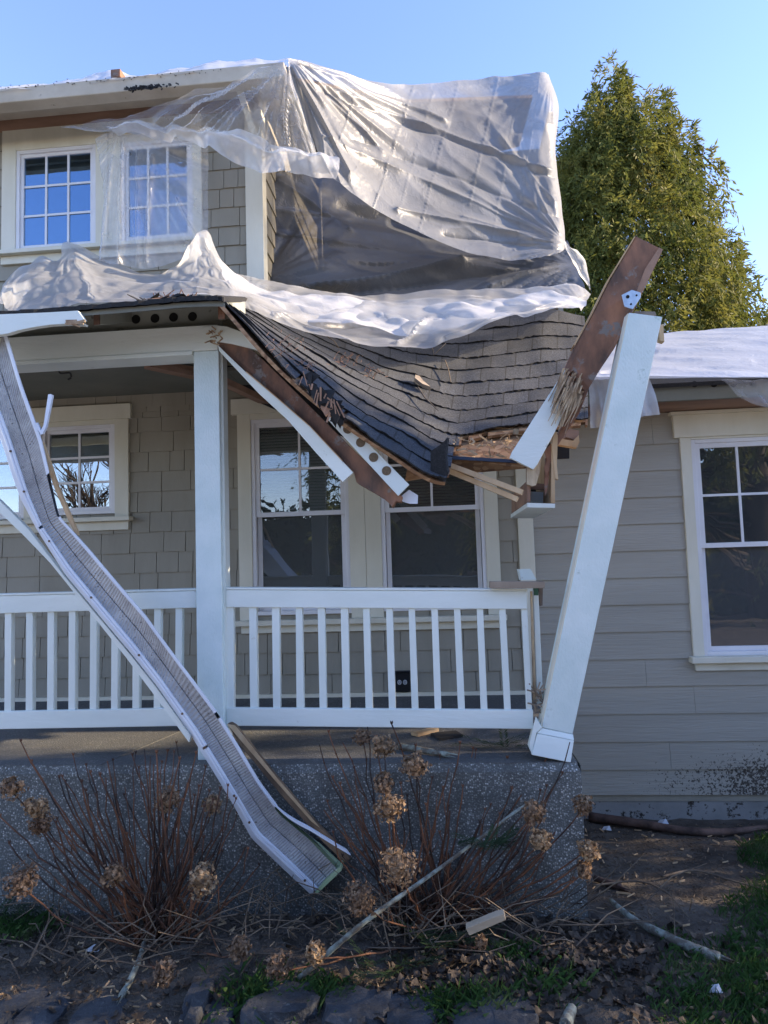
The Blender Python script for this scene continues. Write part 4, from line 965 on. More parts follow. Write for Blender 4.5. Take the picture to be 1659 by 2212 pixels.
def gstrip(prof, i0=0, i1=NG, ridges=False):
    m = MB(); k = len(prof); vs = []; fs = []
    for i in range(i0, i1+1):
        for (s, dy) in prof:
            r_ = (.0013 if i % 2 else -.0013) if ridges else 0
            vs.append(gp(i, s, dy+r_))
    for i in range(i1-i0):
        for j in range(k-1): a = i*k+j; fs.append((a, a+1, a+k+1, a+k))
    m.add(vs, fs); return m
gstrip([(.17,.004),(.35,.010),(.52,.014),(.54,.020),(.56,.014),(.75,.010),(.90,.004)], 0, NG, True).build('leaf_guard', M['guard'], gut)
gstrip([(.0,.02),(.0,-.004),(.02,-.009),(.07,-.009),(.085,-.005),(.10,-.009),(.15,-.009),(.185,.001),(.185,.012)], 0, 119).build('front_lip', M['aluminium'], gut)
gstrip([(-.02,.02),(-.03,-.006),(.0,-.012),(.06,-.012),(.075,-.008),(.09,-.012),(.15,-.012),(.185,.0),(.185,.012)], 121, 286).build('front_lip', M['aluminium'], gut)
gstrip([(.0,.02),(.0,-.004),(.02,-.009),(.07,-.009),(.085,-.005),(.10,-.009),(.15,-.009),(.185,.001),(.185,.012)], 288, NG).build('front_lip', M['aluminium'], gut)
gstrip([(0,.021),(-.09,.03),(-.10,.05),(.05,.115),(.95,.115),(1.0,.02)], 0, NG).build('trough', M['aluminium'], gut)
iB = 270
for (a_, b_) in ((0, 87), (120, iB), (iB+4, 353)):
    gstrip([(.90,.012),(.90,-.004),(.93,-.008),(1.0,-.008),(1.02,0),(1.02,.02)], a_, b_).build('rear_lip', M['aluminium'], gut)
m = MB(); e_ = [Vector((*q, 0)) for q in ((560,1694),(585,1730),(612,1757),(640,1776),(670,1792),(712,1818),(752,1842))]; sp2 = spline(e_, 30)
vs = []; fs = []
for i, q in enumerate(sp2):
    p = P(q.x, q.y, 3.32-.02*i/30); vs += [p+Vector((-.008,0,.012)), p+Vector((.010,0,-.012)), p+Vector((.010,.012,-.012)), p+Vector((-.008,.012,.012))]
for i in range(30):
    for k in range(4): fs.append((i*4+k, i*4+(k+1)%4, i*4+4+(k+1)%4, i*4+4+k))
fs += [(0,1,2,3),(123,122,121,120)]; m.add(vs, fs); m.build('peeled_lip', M['aluminium'], gut)
m = MB(); m.slab(px_poly([(76,917),(88,939),(92,937),(100,920),(113,853),(109,851),(104,852),(94,918),(88,930),(80,912)], 3.25), (0,.015,0)); m.build('bent_lip', M['aluminium'], gut)
m = MB(); m.slab([P(x, y, 3.43) for x, y in ((520,1632),(560,1700),(598,1748),(640,1790),(690,1828),(738,1872),(728,1876),(690,1838),(640,1798),(592,1758),(555,1708),(515,1634))], (0,.03,0)); m.build('green_back', M['green'], gut)
m = MB(); m.slab(px_poly([(736,1872),(738,1880),(684,1932),(679,1930),(700,1905)], 3.385), (0,.10,0)); m.build('cut_end', M['green'], gut)
for i_ in (17, 42, 84, 130, 171, 216, 260, 287, 328, 350, 409):
    c_ = gp(i_, .075, -.010); q = MB(); q.slab([c_+Vector((.006*math.cos(t_), 0, .006*math.sin(t_))) for t_ in [2*math.pi*j/10 for j in range(10)]], (0,-.004,0)); q.build('screw', M['rust'], gut)
# fascia board still fastened behind it
fbd = MB()
bp = [(-60,1030),(0,1082),(60,1142),(140,1246),(212,1332),(284,1418),(338,1486),(412,1590)]; bq = [(-60,1066),(0,1108),(52,1158),(108,1216),(200,1330),(270,1418),(330,1498),(408,1604)]
fbd.slab([P(x, y, 3.36) for x, y in bp]+[P(x, y, 3.36) for x, y in reversed(bq)], (0,.03,0)); tag(fbd.build('bent_fascia_board', M['white'], bevel=.002), 'narrow white board running along the underside of the dangling gutter', 'board')
m = MB(); m.slab([P(x, y, 3.30) for x, y in ((92,955),(108,1000),(124,1050),(150,1110),(166,1148),(168,1156),(158,1146),(142,1112),(118,1056),(96,990))], (0,.02,0)); tag(m.build('fascia_splinter', M['raw']), 'pale raw wood splinter along the upper right side of the gutter', 'wood splinter')
bd = thing('loose_board', P(745, 1855, 3.45), 'long brown weathered board leaning against the slab behind the gutter end', 'board')
m = MB(); m.slab([P(x, y, 3.455) for x, y in ((490,1564),(498,1562),(508,1568),(600,1684),(680,1776),(757,1856),(744,1864),(700,1822),(600,1710),(520,1612))], (0,.035,0)); m.build('plank', M['boardwood'], bd, bevel=.003)
m = MB(); m.slab([P(x, y, 3.452) for x, y in ((490,1564),(507,1567),(600,1683),(680,1775),(690,1788),(672,1774),(596,1688),(524,1604))], (0,.004,0)); m.build('bright_face', M['raw'], bd)

# ------------------------------------------------------------------ plastic sheeting
folds = [(770,201,729,325,1.1,.009),(894,191,807,449,1.1,.010),(991,178,904,504,1.1,.010),(1076,168,1014,445,1.1,.010),(1168,159,1111,541,1.1,.010),(832,200,760,395,1.1,.006),(940,190,858,470,1.1,.006),(1125,170,1062,520,1.1,.006)]
diag = [(690,190,1190,372,4,.035),(700,203,1195,384,5,-.035),(640,150,830,330,10,.05),(630,140,760,380,9,.06),(628,140,700,380,8,-.05),(650,150,960,260,8,.05),(860,455,1215,528,7,.05),(960,505,1215,540,5,-.04),(1000,470,1150,520,6,.03),(700,300,1215,520,6,.03),(760,300,1210,470,6,-.025),(1080,300,1200,440,6,.025)]
main = [
 [(622,127,4.72),(700,145,5.0),(775,167,5.3),(872,186,5.8),(1000,173,6.2),(1100,162,6.4),(1170,154,6.4),(1186,160,6.7)],
 [(632,190,4.75),(712,235,5.0),(785,262,5.3),(880,285,5.7),(1005,285,6.0),(1110,275,6.2),(1190,240,6.3),(1206,232,6.9)],
 [(660,265,4.8),(735,320,5.0),(800,355,5.25),(895,390,5.55),(1010,405,5.8),(1110,405,5.95),(1188,370,6.1),(1200,335,6.7)],
 [(690,330,4.85),(755,375,5.0),(815,420,5.2),(905,460,5.45),(1015,490,5.65),(1115,500,5.8),(1200,465,5.9),(1212,440,6.5)],
 [(722,386,4.9),(768,422,5.0),(815,456,5.15),(905,503,5.35),(1015,546,5.5),(1115,562,5.6),(1208,545,5.7),(1222,526,6.2)]]
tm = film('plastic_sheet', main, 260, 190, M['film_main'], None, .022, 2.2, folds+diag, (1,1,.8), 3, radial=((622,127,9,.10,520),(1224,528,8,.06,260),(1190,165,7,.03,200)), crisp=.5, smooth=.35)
tag(tm, 'large milky plastic sheet stretched tight from the upper eave corner over the torn bay', 'plastic sheet', 'plastic sheets on the house')
under = [
 [(588,370,5.75),(680,372,6.1),(790,400,6.5),(900,450,6.7),(1060,500,6.6),(1225,520,6.5)],
 [(586,440,5.75),(690,460,6.0),(790,490,6.3),(900,530,6.4),(1060,555,6.3),(1235,555,6.2)],
 [(580,520,5.7),(690,535,5.8),(790,555,5.95),(900,575,6.0),(1060,590,5.95),(1248,590,5.95)],
 [(570,615,5.6),(690,632,5.6),(790,635,5.6),(900,632,5.6),(1060,628,5.65),(1262,645,5.7)]]
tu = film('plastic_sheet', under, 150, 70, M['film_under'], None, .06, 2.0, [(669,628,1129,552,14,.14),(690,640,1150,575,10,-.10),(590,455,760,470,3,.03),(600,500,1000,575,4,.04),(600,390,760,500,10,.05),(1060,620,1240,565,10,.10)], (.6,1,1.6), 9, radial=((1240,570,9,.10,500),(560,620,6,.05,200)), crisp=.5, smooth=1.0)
tag(tu, 'plastic sheet toned dark grey for shade, hanging beneath the tight milky sheet', 'plastic sheet', 'plastic sheets on the house')
heap = [
 [(4,655,4.75),(36,590,4.7),(78,546,4.7),(116,556,4.7),(145,525,4.8),(210,551,4.85),(305,588,4.9),(365,581,4.8),(446,502,4.75),(478,562,4.85),(520,596,4.95),(600,613,5.1),(730,634,5.2),(850,633,5.25),(1000,624,5.3),(1130,624,5.3),(1228,616,5.3),(1272,640,5.3)],
 [(6,660,4.5),(38,620,4.35),(82,592,4.3),(120,590,4.35),(155,572,4.35),(215,590,4.4),(305,610,4.4),(365,606,4.4),(440,570,4.4),(485,592,4.4),(530,614,4.5),(605,632,4.6),(730,656,4.7),(850,662,4.75),(1000,654,4.8),(1130,645,4.85),(1228,632,4.95),(1270,648,5.1)],
 [(8,666,4.2),(40,648,3.95),(84,634,3.9),(122,630,3.9),(160,620,3.9),(220,626,3.9),(305,632,3.9),(365,628,3.9),(440,618,3.9),(490,622,3.95),(540,640,4.0),(610,664,4.1),(725,692,4.2),(845,706,4.25),(990,692,4.35),(1120,668,4.5),(1238,648,4.7),(1266,656,4.9)],
 [(10,676,3.75),(42,674,3.6),(86,670,3.55),(124,667,3.55),(164,664,3.55),(222,660,3.55),(306,654,3.55),(366,650,3.55),(438,646,3.55),(488,652,3.62),(545,676,3.75),(612,704,3.85),(715,733,3.9),(845,752,3.92),(975,732,4.05),(1105,690,4.3),(1240,662,4.6),(1262,664,4.8)]]
th = film('plastic_sheet', heap, 380, 100, M['film_heap'], None, .05, 3.4, [(600,690,1050,640,8,.06),(520,650,760,740,7,.05),(700,700,960,690,6,-.06),(860,740,930,690,5,.08),(960,730,1260,640,6,.05),(150,530,215,650,9,.05),(446,505,420,600,8,.05)], (.8,1,1.2), 21, radial=((145,525,4,.05,120),(446,502,6,.06,120),(1268,650,8,.05,420),(520,640,7,.05,260)), crisp=1.0, smooth=.1)
tag(th, 'crumpled white plastic sheet heaped along the porch roof and sagging over the shingles', 'plastic sheet', 'plastic sheets on the house')
# second, thinner layer showing as a fold on the swag
h2 = [[(470,560,4.7),(560,620,4.6),(700,640,4.7),(850,655,4.75),(1000,650,4.8),(1150,640,4.85),(1262,642,4.9)],
      [(480,590,4.4),(565,640,4.3),(700,668,4.35),(850,690,4.4),(1000,680,4.45),(1150,655,4.55),(1268,655,4.7)],
      [(500,640,4.1),(580,668,4.0),(700,700,4.05),(850,715,4.1),(960,712,4.15),(1140,672,4.4),(1256,664,4.6)]]
tg = film('plastic_sheet', h2, 120, 30, M['film_band'], None, .06, 4, [], (1,1,1.2), 33)
tag(tg, 'loose second layer of white plastic folded over the sagging swag above the shingles', 'plastic sheet', 'plastic sheets on the house')
# film hung from the eave corner
ev = [[(128,278,4.86),(280,250,4.76),(450,196,4.74),(622,129,4.72)],
      [(180,280,4.9),(330,262,4.78),(490,232,4.74),(640,200,4.72)],
      [(232,283,4.95),(380,276,4.8),(530,275,4.76),(668,285,4.74)],
      [(258,288,5.0),(420,300,4.85),(560,335,4.8),(690,350,4.78)]]
te = film('plastic_sheet', ev, 90, 40, M['film_clear'], None, .05, 3, [(620,132,280,254,5,.05),(620,135,380,265,5,.05),(622,135,500,290,6,.06),(624,140,560,300,5,.05),(626,140,620,320,5,.06)], (1,1,1), 41, radial=((622,130,16,.09,420),(200,280,8,.03,200)), crisp=.35, smooth=.5)
tag(te, 'clear plastic film drawn in a fan from the upper eave corner across the soffit', 'plastic sheet', 'plastic sheets on the house')
bnd = [[(226,271,4.92),(330,268,4.82),(420,270,4.78),(552,298,4.74),(650,322,4.74),(735,345,4.78)],
       [(240,280,4.90),(340,282,4.8),(420,288,4.76),(545,330,4.72),(650,350,4.72),(735,368,4.76)],
       [(256,290,4.92),(350,296,4.82),(415,304,4.78),(500,346,4.74),(620,376,4.74),(728,388,4.8)]]
tb = film('plastic_sheet', bnd, 90, 24, M['film_band'], None, .05, 4, [(240,278,420,284,4,.05),(430,290,700,350,5,.05),(420,275,640,330,4,-.04)], (1,1,1.5), 47)
tag(tb, 'narrow folded plastic band running from the upper window to the tight sheet', 'plastic sheet', 'plastic sheets on the house')
cur = [[(206,300,5.0),(240,286,4.98),(262,290,4.95),(330,288,4.95),(400,296,4.95),(450,310,4.95)],
       [(215,345,4.95),(245,355,4.92),(275,370,4.92),(330,370,4.95),(400,370,4.98),(450,372,5.0)],
       [(226,430,4.88),(250,440,4.86),(285,455,4.88),(335,455,4.93),(400,450,4.98),(450,450,5.0)],
       [(216,562,4.8),(250,572,4.75),(295,580,4.78),(340,578,4.85),(400,560,4.92),(450,540,4.95)]]
tc_ = film('plastic_sheet', cur, 90, 60, M['film_curtain'], None, .03, 3, [(255,300,225,560,4,.07),(270,300,262,570,5,.07),(300,330,300,570,5,.05),(330,340,318,570,4,.05),(385,430,430,520,3,.05)], (1,1,.25), 55, radial=((258,285,9,.05,400),), crisp=.3, smooth=.5)
tag(tc_, 'clear plastic curtain hanging over the second upper window', 'plastic sheet', 'plastic sheets on the house')
fl = [[(1218,522,5.6),(1232,530,5.55),(1246,538,5.5)],[(1226,545,5.55),(1248,548,5.5),(1262,560,5.45)],[(1236,565,5.5),(1256,580,5.45),(1272,590,5.42)],[(1262,608,5.45),(1268,618,5.42),(1275,628,5.4)]]
t_ = film('plastic_sheet', fl, 14, 24, M['film_heap'], None, .02, 6, [(1222,525,1272,622,6,.04)], (1,1,1), 61); tag(t_, 'loose pointed plastic flap blown out at the right end, against the tree', 'plastic sheet', 'plastic sheets on the house')
rt = [[(-200,186,5.6),(60,186,5.6),(170,170,5.5),(240,147,5.4),(300,166,5.4),(420,139,5.3),(560,130,5.1),(622,126,4.95)],
      [(-200,200,5.2),(60,190,5.2),(170,178,5.15),(240,166,5.1),(300,170,5.1),(420,150,5.0),(560,134,4.95),(622,130,4.85)],
      [(-200,212,4.78),(60,192,4.78),(170,182,4.78),(240,174,4.78),(300,168,4.78),(420,156,4.78),(560,141,4.78),(622,133,4.76)]]
t_ = film('plastic_sheet', rt, 120, 16, M['film_band'], None, .02, 5, [], (1,1,1), 71); tag(t_, 'plastic sheet lying flat along the top of the upper roof edge', 'plastic sheet', 'plastic sheets on the house')
m = MB(); a_ = P(248,158,5.0); m.box(a_.x-.035, a_.x+.045, 5.0, 5.3, a_.z-.03, a_.z+.035); tag(m.build('wood_block', M['brown'], bevel=.004), 'small brown wood block weighing down plastic on the upper roof', 'wood block')
# wing roof sheet
wt = [[(1180,742,8.05),(1300,728,8.05),(1430,719,8.05),(1560,709,8.05),(1700,702,8.05),(1950,690,8.05)],
      [(1180,768,6.4),(1300,756,6.4),(1430,750,6.4),(1560,744,6.4),(1700,738,6.4),(1950,730,6.4)],
      [(1180,812,4.78),(1300,808,4.78),(1430,806,4.76),(1560,806,4.76),(1700,806,4.76),(1950,806,4.76)],
      [(1180,835,4.76),(1300,824,4.75),(1430,817,4.74),(1560,818,4.74),(1700,818,4.74),(1950,820,4.74)]]
t_ = film('plastic_sheet', wt, 150, 70, M['film_frost'], None, .032, 4.5, [(1420,760,1660,740,5,.03),(1440,775,1620,782,5,.025),(1400,790,1660,795,4,.02)], (.35,1,1), 77)
tag(t_, 'frosty white plastic sheet covering the low wing roof on the right', 'plastic sheet', 'plastic sheets on the house')
hp = [[(1270,800,4.70),(1330,796,4.70),(1405,806,4.70)],[(1272,850,4.66),(1340,850,4.66),(1414,850,4.66)],[(1276,925,4.66),(1350,912,4.64),(1425,896,4.66)]]
t_ = film('plastic_sheet', hp, 40, 30, M['film_band'], None, .04, 5, [(1330,800,1320,915,4,.04),(1290,800,1300,920,4,.04)], (1,1,.4), 81); tag(t_, 'plastic sheet end hanging over the wing eave behind the leaning post', 'plastic sheet', 'plastic sheets on the house')
ep = [[(1560,818,4.73),(1610,818,4.73),(1680,820,4.73),(1800,822,4.73)],[(1585,845,4.72),(1620,850,4.71),(1690,850,4.70),(1800,850,4.72)],[(1598,858,4.74),(1640,875,4.72),(1690,882,4.71),(1800,885,4.73)]]
t_ = film('plastic_sheet', ep, 30, 20, M['film_clear'], None, .03, 5, [], (1,1,1), 85); tag(t_, 'clear plastic corner drooping from the wing eave over the right window', 'plastic sheet', 'plastic sheets on the house')

# ------------------------------------------------------------------ cedar behind the house
def cedar(name, base, h, rad, label, n, seed, group=None, spires=(), size=1.0):
    rs = random.Random(seed); t = thing(name, base, label, 'tree', group)
    m = MB(); m.tube([base+Vector((0,0,-.2)), base+Vector((.1,0,h*.3)), base+Vector((-.05,.05,h*.65)), base+Vector((0,0,h*.97))], [.42,.33,.18,.03], 10)
    limbs = []
    for k in range(70):
        f = rs.uniform(.05, .95); an = rs.uniform(0, 6.283); L = rad*(1-f)**.62*rs.uniform(.7, 1.0)
        b = base+Vector((0,0,h*f)); e = b+Vector((math.cos(an)*L, math.sin(an)*L, L*.35)); limbs.append((b, e))
        m.tube([b, (b+e)/2+Vector((0,0,-.1*L)), e], [.06*(1-f)+.015, .035*(1-f)+.01, .008], 5)
    m.build('trunk', M['bark'], t, True)
    c = MB(); prof = lambda f: rad*max(.0, 1-f)**.5
    cl = []
    for k in range(int(n/60)):              # branch ends: small upright plumes standing out of the cone
        f = 1-math.sqrt(rs.random())*.99 if rs.random() < .7 else rs.random()
        an = rs.uniform(0, 6.283); q = rs.uniform(.62, 1.0); rr = prof(f)*q
        cl.append((Vector((math.cos(an)*rr, math.sin(an)*rr, h*f*.97)), an, rs.uniform(.55, 1.25)*(.45+.55*min(1, prof(f)/rad*2))))
    for k in range(6): cl.append((Vector((rs.uniform(-.25,.25), rs.uniform(-.25,.25), h*(.93+.012*k))), rs.uniform(0,6.28), .8))
    for (dx_, dy_, z0_, z1_, r_) in spires:
        for k in range(14):
            f = k/13; q = r_*(1-f)**.7; cl.append((Vector((dx_+rs.gauss(0, q*.5), dy_+rs.gauss(0, q*.5), z0_+(z1_-z0_)*f)), 0, .35+.5*(1-f)))
    for (pc, an0, sc_) in cl:
        for k in range(60):
            tz = rs.uniform(-1, 1.25)*sc_; wd_ = .52*sc_*(1 if tz < 0 else max(.10, 1-tz/(1.3*sc_)))
            p = base+pc+Vector((rs.gauss(0, wd_*.6), rs.gauss(0, wd_*.6), tz))
            out = Vector((p.x-base.x, p.y-base.y, 0)); out = out.normalized() if out.length > .01 else Vector((1,0,0))
            L = rs.choice((.12,.16,.22,.28,.34))*rs.uniform(.8,1.1)*size; d = (out*rs.uniform(.1,.7)+Vector((rs.uniform(-.4,.4), rs.uniform(-.4,.4), rs.uniform(-1.4,.0)+(1.3 if tz > .7*sc_ else 0)))).normalized()
            for q in range(5):
                b0 = p+d*L*q/5*.8+Vector((0,0,-.10*(q/5)**2)); sidev = d.cross(Vector((.1,0,1))).normalized()*(1 if q % 2 else -1)
                e = (d*.7+sidev*rs.uniform(.2,.8)+Vector((0,0,rs.uniform(-.8,.0)))).normalized()*L*rs.uniform(.4,.7)
                wv = e.cross(Vector((rs.uniform(-1,1), rs.uniform(-1,1), rs.uniform(-.3,.3)))).normalized()*L*rs.uniform(.05,.10)
                c.add([b0-wv*.3, b0+e*.5-wv, b0+e, b0+e*.5+wv], [(0,1,2,3)])
    c.build('crown', M['cedar'], t)
    return t
tb_ = P(1352, 800, 17.0); top = P(1330, 128, 17.0)
def spire(x, y, r_, dy=-.5):
    q = P(x, y, 17.0); return (q.x-tb_.x, dy, q.z-4.8, q.z-1.25, r_)
cedar('cedar_tree', Vector((tb_.x, 17.0, -.2)), top.z-.75, 4.3, 'tall green cedar rising behind the right-hand wing roof', 84000, 12, spires=[spire(1325,108,.7), spire(1290,160,.8), spire(1235,226,.9), spire(1418,152,.9), spire(1470,215,.9)])

# ------------------------------------------------------------------ hydrangeas
def head(parent, c, r, seed):
    rs = random.Random(seed); m = MB(); n = int(120+r*3600)
    for (rr_, nn_) in ((r*.5, 9),):
        ring = []
        for j in range(nn_+1):
            for k in range(12):
                th_, ph = math.pi*j/nn_, 2*math.pi*k/12; d = Vector((math.sin(th_)*math.cos(ph), math.sin(th_)*math.sin(ph), math.cos(th_))); ring.append(c+d*rr_*(1+.35*mnoise.noise(d*2+Vector((seed,0,0)))))
        m.add(ring, [(j*12+k, j*12+(k+1)%12, (j+1)*12+(k+1)%12, (j+1)*12+k) for j in range(nn_) for k in range(12)])
    sq = (rs.uniform(.85,1.1), rs.uniform(.85,1.1), rs.uniform(.8,1.05))
    for k in range(n):
        d = Vector((rs.gauss(0,1), rs.gauss(0,1), rs.gauss(0,1))).normalized(); rr = r*rs.uniform(.62, 1.04)*(1+.5*mnoise.noise(d*1.9+Vector((0, seed, 0))))
        if mnoise.noise(d*1.6+Vector((seed, 0, 0))) < -.33: continue
        p = c+Vector((d.x*rr*sq[0], d.y*rr*sq[1], d.z*rr*sq[2])); nrm = (d+Vector((rs.uniform(-.9,.9), rs.uniform(-.9,.9), rs.uniform(-.9,.9)))).normalized()
        a = nrm.orthogonal().normalized(); a = Matrix.Rotation(rs.uniform(0,6.28), 3, nrm) @ a; b = nrm.cross(a); s = rs.choice((.005,.007,.009,.012))*rs.uniform(.8,1.2); cup = nrm*s*rs.uniform(-.5,.6)
        m.add([p-a*s+cup, p-b*s*.85, p+a*s+cup, p+b*s*.85], [(0,1,2),(0,2,3)])
    m.build('flower_head', M['petal'], parent)
def stem_pts(b, tip, bend, n=9):
    mid = (b+tip)/2+bend; out = []
    for i in range(n):
        t = i/(n-1); out.append(b*(1-t)**2+mid*2*t*(1-t)+tip*t*t)
    return out
def shrub(label, base, Yb, tips, heads, seed, twig_n, xr):
    rs = random.Random(seed); t = thing('hydrangea', base, label, 'shrub', 'bare hydrangea shrubs')
    def stem(tip, r0, r1):
        b = base+Vector((rs.uniform(-.16,.16), rs.uniform(-.10,.10), -.02)); b.z = gz(b.x, b.y)-.02
        out = Vector((tip.x-b.x, tip.y-b.y, 0))*rs.uniform(.05,.3)
        pts = stem_pts(b, tip, out+Vector((rs.uniform(-.07,.07), rs.uniform(-.04,.04), -.02)), 11)
        for i in range(2, 10): pts[i] = pts[i]+Vector((rs.gauss(0,.006), rs.gauss(0,.006), 0))
        rad = [r0+(r1-r0)*i/10 for i in range(11)]
        m = MB(); m.tube(pts, rad, 6)
        for i in range(3, 11, 2):           # swollen nodes
            d = (pts[i]-pts[i-1]).normalized(); m.tube([pts[i]-d*.006, pts[i], pts[i]+d*.006], [rad[i]*.9, rad[i]*1.55, rad[i]*.9], 6)
        if rs.random() < .45:              # a side shoot
            i = rs.randint(4, 7); L_ = rs.uniform(.06,.2); e = pts[i]+Vector((rs.uniform(-1,1)*L_*.6, rs.uniform(-.4,.4)*L_, L_*rs.uniform(.5,1)))
            m.tube([pts[i], (pts[i]+e)/2+Vector((0,0,-.01)), e], [rad[i]*.7, rad[i]*.6, rad[i]*.35], 5)
        if r1 > .002 and rs.random() < .75:
            for sgn in (-1, 1):
                e = tip+Vector((sgn*.006, 0, .016)); m.tube([tip, (tip+e)/2, e], [r1*1.2, r1*1.4, .0006], 5)
        m.build('stem', M['stem'], t, True)
    for (x, y) in tips: stem(P(x, y, Yb+rs.uniform(-.22,.30)), rs.uniform(.0042,.0072), rs.uniform(.0022,.0038))
    for i, (x, y, r, Yh) in enumerate(heads):
        c = P(x, y, Yh); rr = r/FPX*Yh*.92; head(t, c, rr, seed*31+i)
        if c.z > .18: stem(c+Vector((0,0,-rr*.3)), .005, .003)
    m = MB()
    for k in range(twig_n):                # tangle of fine dead twigs at the foot
        a = rs.uniform(-xr, xr); a = rs.gauss(0, xr*.5); b = base+Vector((a, rs.uniform(-.3,.3), 0)); b.y = min(b.y, 3.47); b.z = gz(b.x, b.y)+rs.uniform(.0,.10)
        L = rs.uniform(.08,.42); e = b+Vector((rs.gauss(0,.7)*L, rs.uniform(-.5,.4)*L, abs(rs.gauss(0,.5))*L)); e.z = min(e.z, .32); e.z = max(e.z, gz(e.x, e.y)+.01)
        m.tube([b, (b+e)/2+Vector((rs.uniform(-.04,.04), rs.uniform(-.04,.04), rs.uniform(-.02,.05))), e], [.0032,.0028,.0014], 4)
    o = m.build('twigs', M['twig'], t); o['kind'] = 'stuff'
    return t
random.seed(40)
lt_ = [(45,1602),(68,1646),(128,1680),(158,1632),(186,1654),(216,1674),(232,1644),(286,1632),(293,1628),(312,1618),(325,1634),(338,1626),(350,1648),(362,1624),(376,1626),(381,1606),(388,1640),(424,1628),(444,1658),(476,1706),(512,1758),(20,1822),(0,1764),(300,1660),(332,1650),(345,1690),(405,1690),(420,1720),(395,1730),(430,1700),(460,1730),(250,1720),(270,1700),(190,1720),(108,1760),(150,1800),(60,1850),(480,1790),(530,1830),(560,1870),(410,1800),(440,1810),(320,1780)]
lh = [(26,1702,27,2.9),(78,1742,28,2.95),(86,1780,26,2.97),(46,1904,40,2.75),(244,1888,27,2.95),(362,1728,33,3.15),(458,1738,24,3.2),(438,1900,38,2.95),(356,2100,28,2.72),(516,2050,28,2.83)]
random.seed(71); lt_ += [(rn(110,560), rn(1640,1840)) for k in range(22)]
bl = GP(345, 2030); shrub('bare hydrangea left of the gutter end, its dark stems fanned against the slab', bl, bl.y, lt_, lh, 3, 170, .75)
rt_ = [(710,1582),(740,1604),(690,1608),(794,1570),(812,1594),(846,1564),(898,1612),(950,1634),(994,1606),(1022,1618),(1028,1622),(1096,1638),(1106,1706),(934,1682),(1093,1679),(1105,1703),(1181,1699),(1215,1671),(1231,1603),(1183,1635),(1251,1679),(1251,1791),(1259,1843),(960,1700),(970,1660),(1000,1700),(780,1640),(765,1660),(880,1720),(900,1740),(850,1760),(1060,1740),(1080,1760),(1130,1760),(1150,1800),(1190,1830),(1215,1880),(1240,1900),(1040,1780),(990,1790),(950,1800),(910,1800),(700,1750),(720,1800),(740,1850),(1200,1760),(1120,1840),(1160,1880)]
rh = [(784,1592,20,3.3),(830,1612,26,3.2),(896,1654,32,3.1),(830,1692,27,3.05),(842,1744,32,3.0),(860,1870,46,2.85),(776,1940,38,2.85),(682,2058,24,2.8),(600,2086,28,2.78),(1259,1739,22,3.2),(1153,1753,27,3.1),(1168,1815,25,3.1),(1271,1838,24,3.2),(1262,1880,18,3.2),(1040,2036,14,2.8)]
rt_ += [(rn(700,1240), rn(1640,1860)) for k in range(28)]
br = GP(930, 2005); shrub('bare hydrangea right of the gutter end, with many clustered dry flower heads', br, br.y, rt_, rh, 4, 280, .8)

# ------------------------------------------------------------------ branches, boards and stones on the ground
def log(name, pts, rads, mat, label, cat='branch', broken=True):
    m = MB(); pv = [p for p in pts]; sp3 = spline(pv, 24); rr = [rads[0]+(rads[1]-rads[0])*i/24 for i in range(25)]
    rr = [r_*(1+.18*mnoise.noise(Vector((i*.7, r_*90, 2)))) for i, r_ in enumerate(rr)]
    m.tube(sp3, rr, 8)
    if broken:
        for k in range(6):
            b = sp3[-1]; d = (sp3[-1]-sp3[-2]).normalized(); o = Vector((rn(-1,1), rn(-1,1), rn(-1,1)))*rads[1]*.6
            m.tube([b+o-d*.02, b+o+d*rn(.02,.09)], [rads[1]*.35, .0008], 4)
    o = m.build(name, mat, None, True); return tag(o, label, cat)
log('broken_branch', [GP(646,2130,.03), P(790,1990,2.92), P(930,1890,3.12), P(1122,1747,3.38)], (.0125,.007), M['lichen'], 'long pale branch propped diagonally through the right hydrangea')
log('broken_branch', [GP(1275,1774,.03), GP(1370,1790,.04), GP(1480,1806,.035), GP(1570,1806,.03), GP(1660,1792,.02)], (.035,.018), M['log'], 'thick red brown branch lying along the wall foundation')
log('broken_branch', [GP(1320,1958,.03), GP(1370,2000,.03), GP(1430,2030,.025), GP(1490,2056,.02), GP(1555,2076,.01)], (.012,.026), M['lichen'], 'blue grey lichen covered stick lying on the lawn edge')
log('broken_branch', [GP(312,2050,.03), GP(300,2085,.02), GP(285,2120,.02), GP(262,2158,.01)], (.010,.014), M['lichen'], 'short grey stick on the soil in front of the left hydrangea')
log('broken_branch', [GP(1236,2190,.02), GP(1222,2225,.02)], (.02,.024), M['lichen'], 'stubby grey stick at the bottom edge right of the stones')
log('broken_branch', [GP(1286,1905,.02), GP(1340,1925,.02)], (.016,.020), M['log'], 'short brown stick beside the lower corner of the slab')
log('broken_branch', [GP(1430,1905,.03), GP(1500,1892,.03), GP(1580,1910,.02), GP(1650,1925,.01)], (.006,.004), M['twig'], 'thin pale twig arching over the grass below the lap siding')
log('broken_branch', [GP(1280,1925,.03), GP(1380,1925,.05), GP(1440,1945,.04), GP(1478,1975,.01)], (.005,.003), M['twig'], 'thin curved twig by the slab corner above the lichen stick')
m = MB(); m.slab([P(1006,2006,2.78), P(1072,1979,2.78), P(1089,1974,2.78), P(1093,1988,2.78), P(1014,2022,2.78)], (0,.035,.004)); tag(m.build('sawn_block', M['greyoff'], bevel=.003), 'pale sawn wood offcut lying at the foot of the right hydrangea', 'wood block')
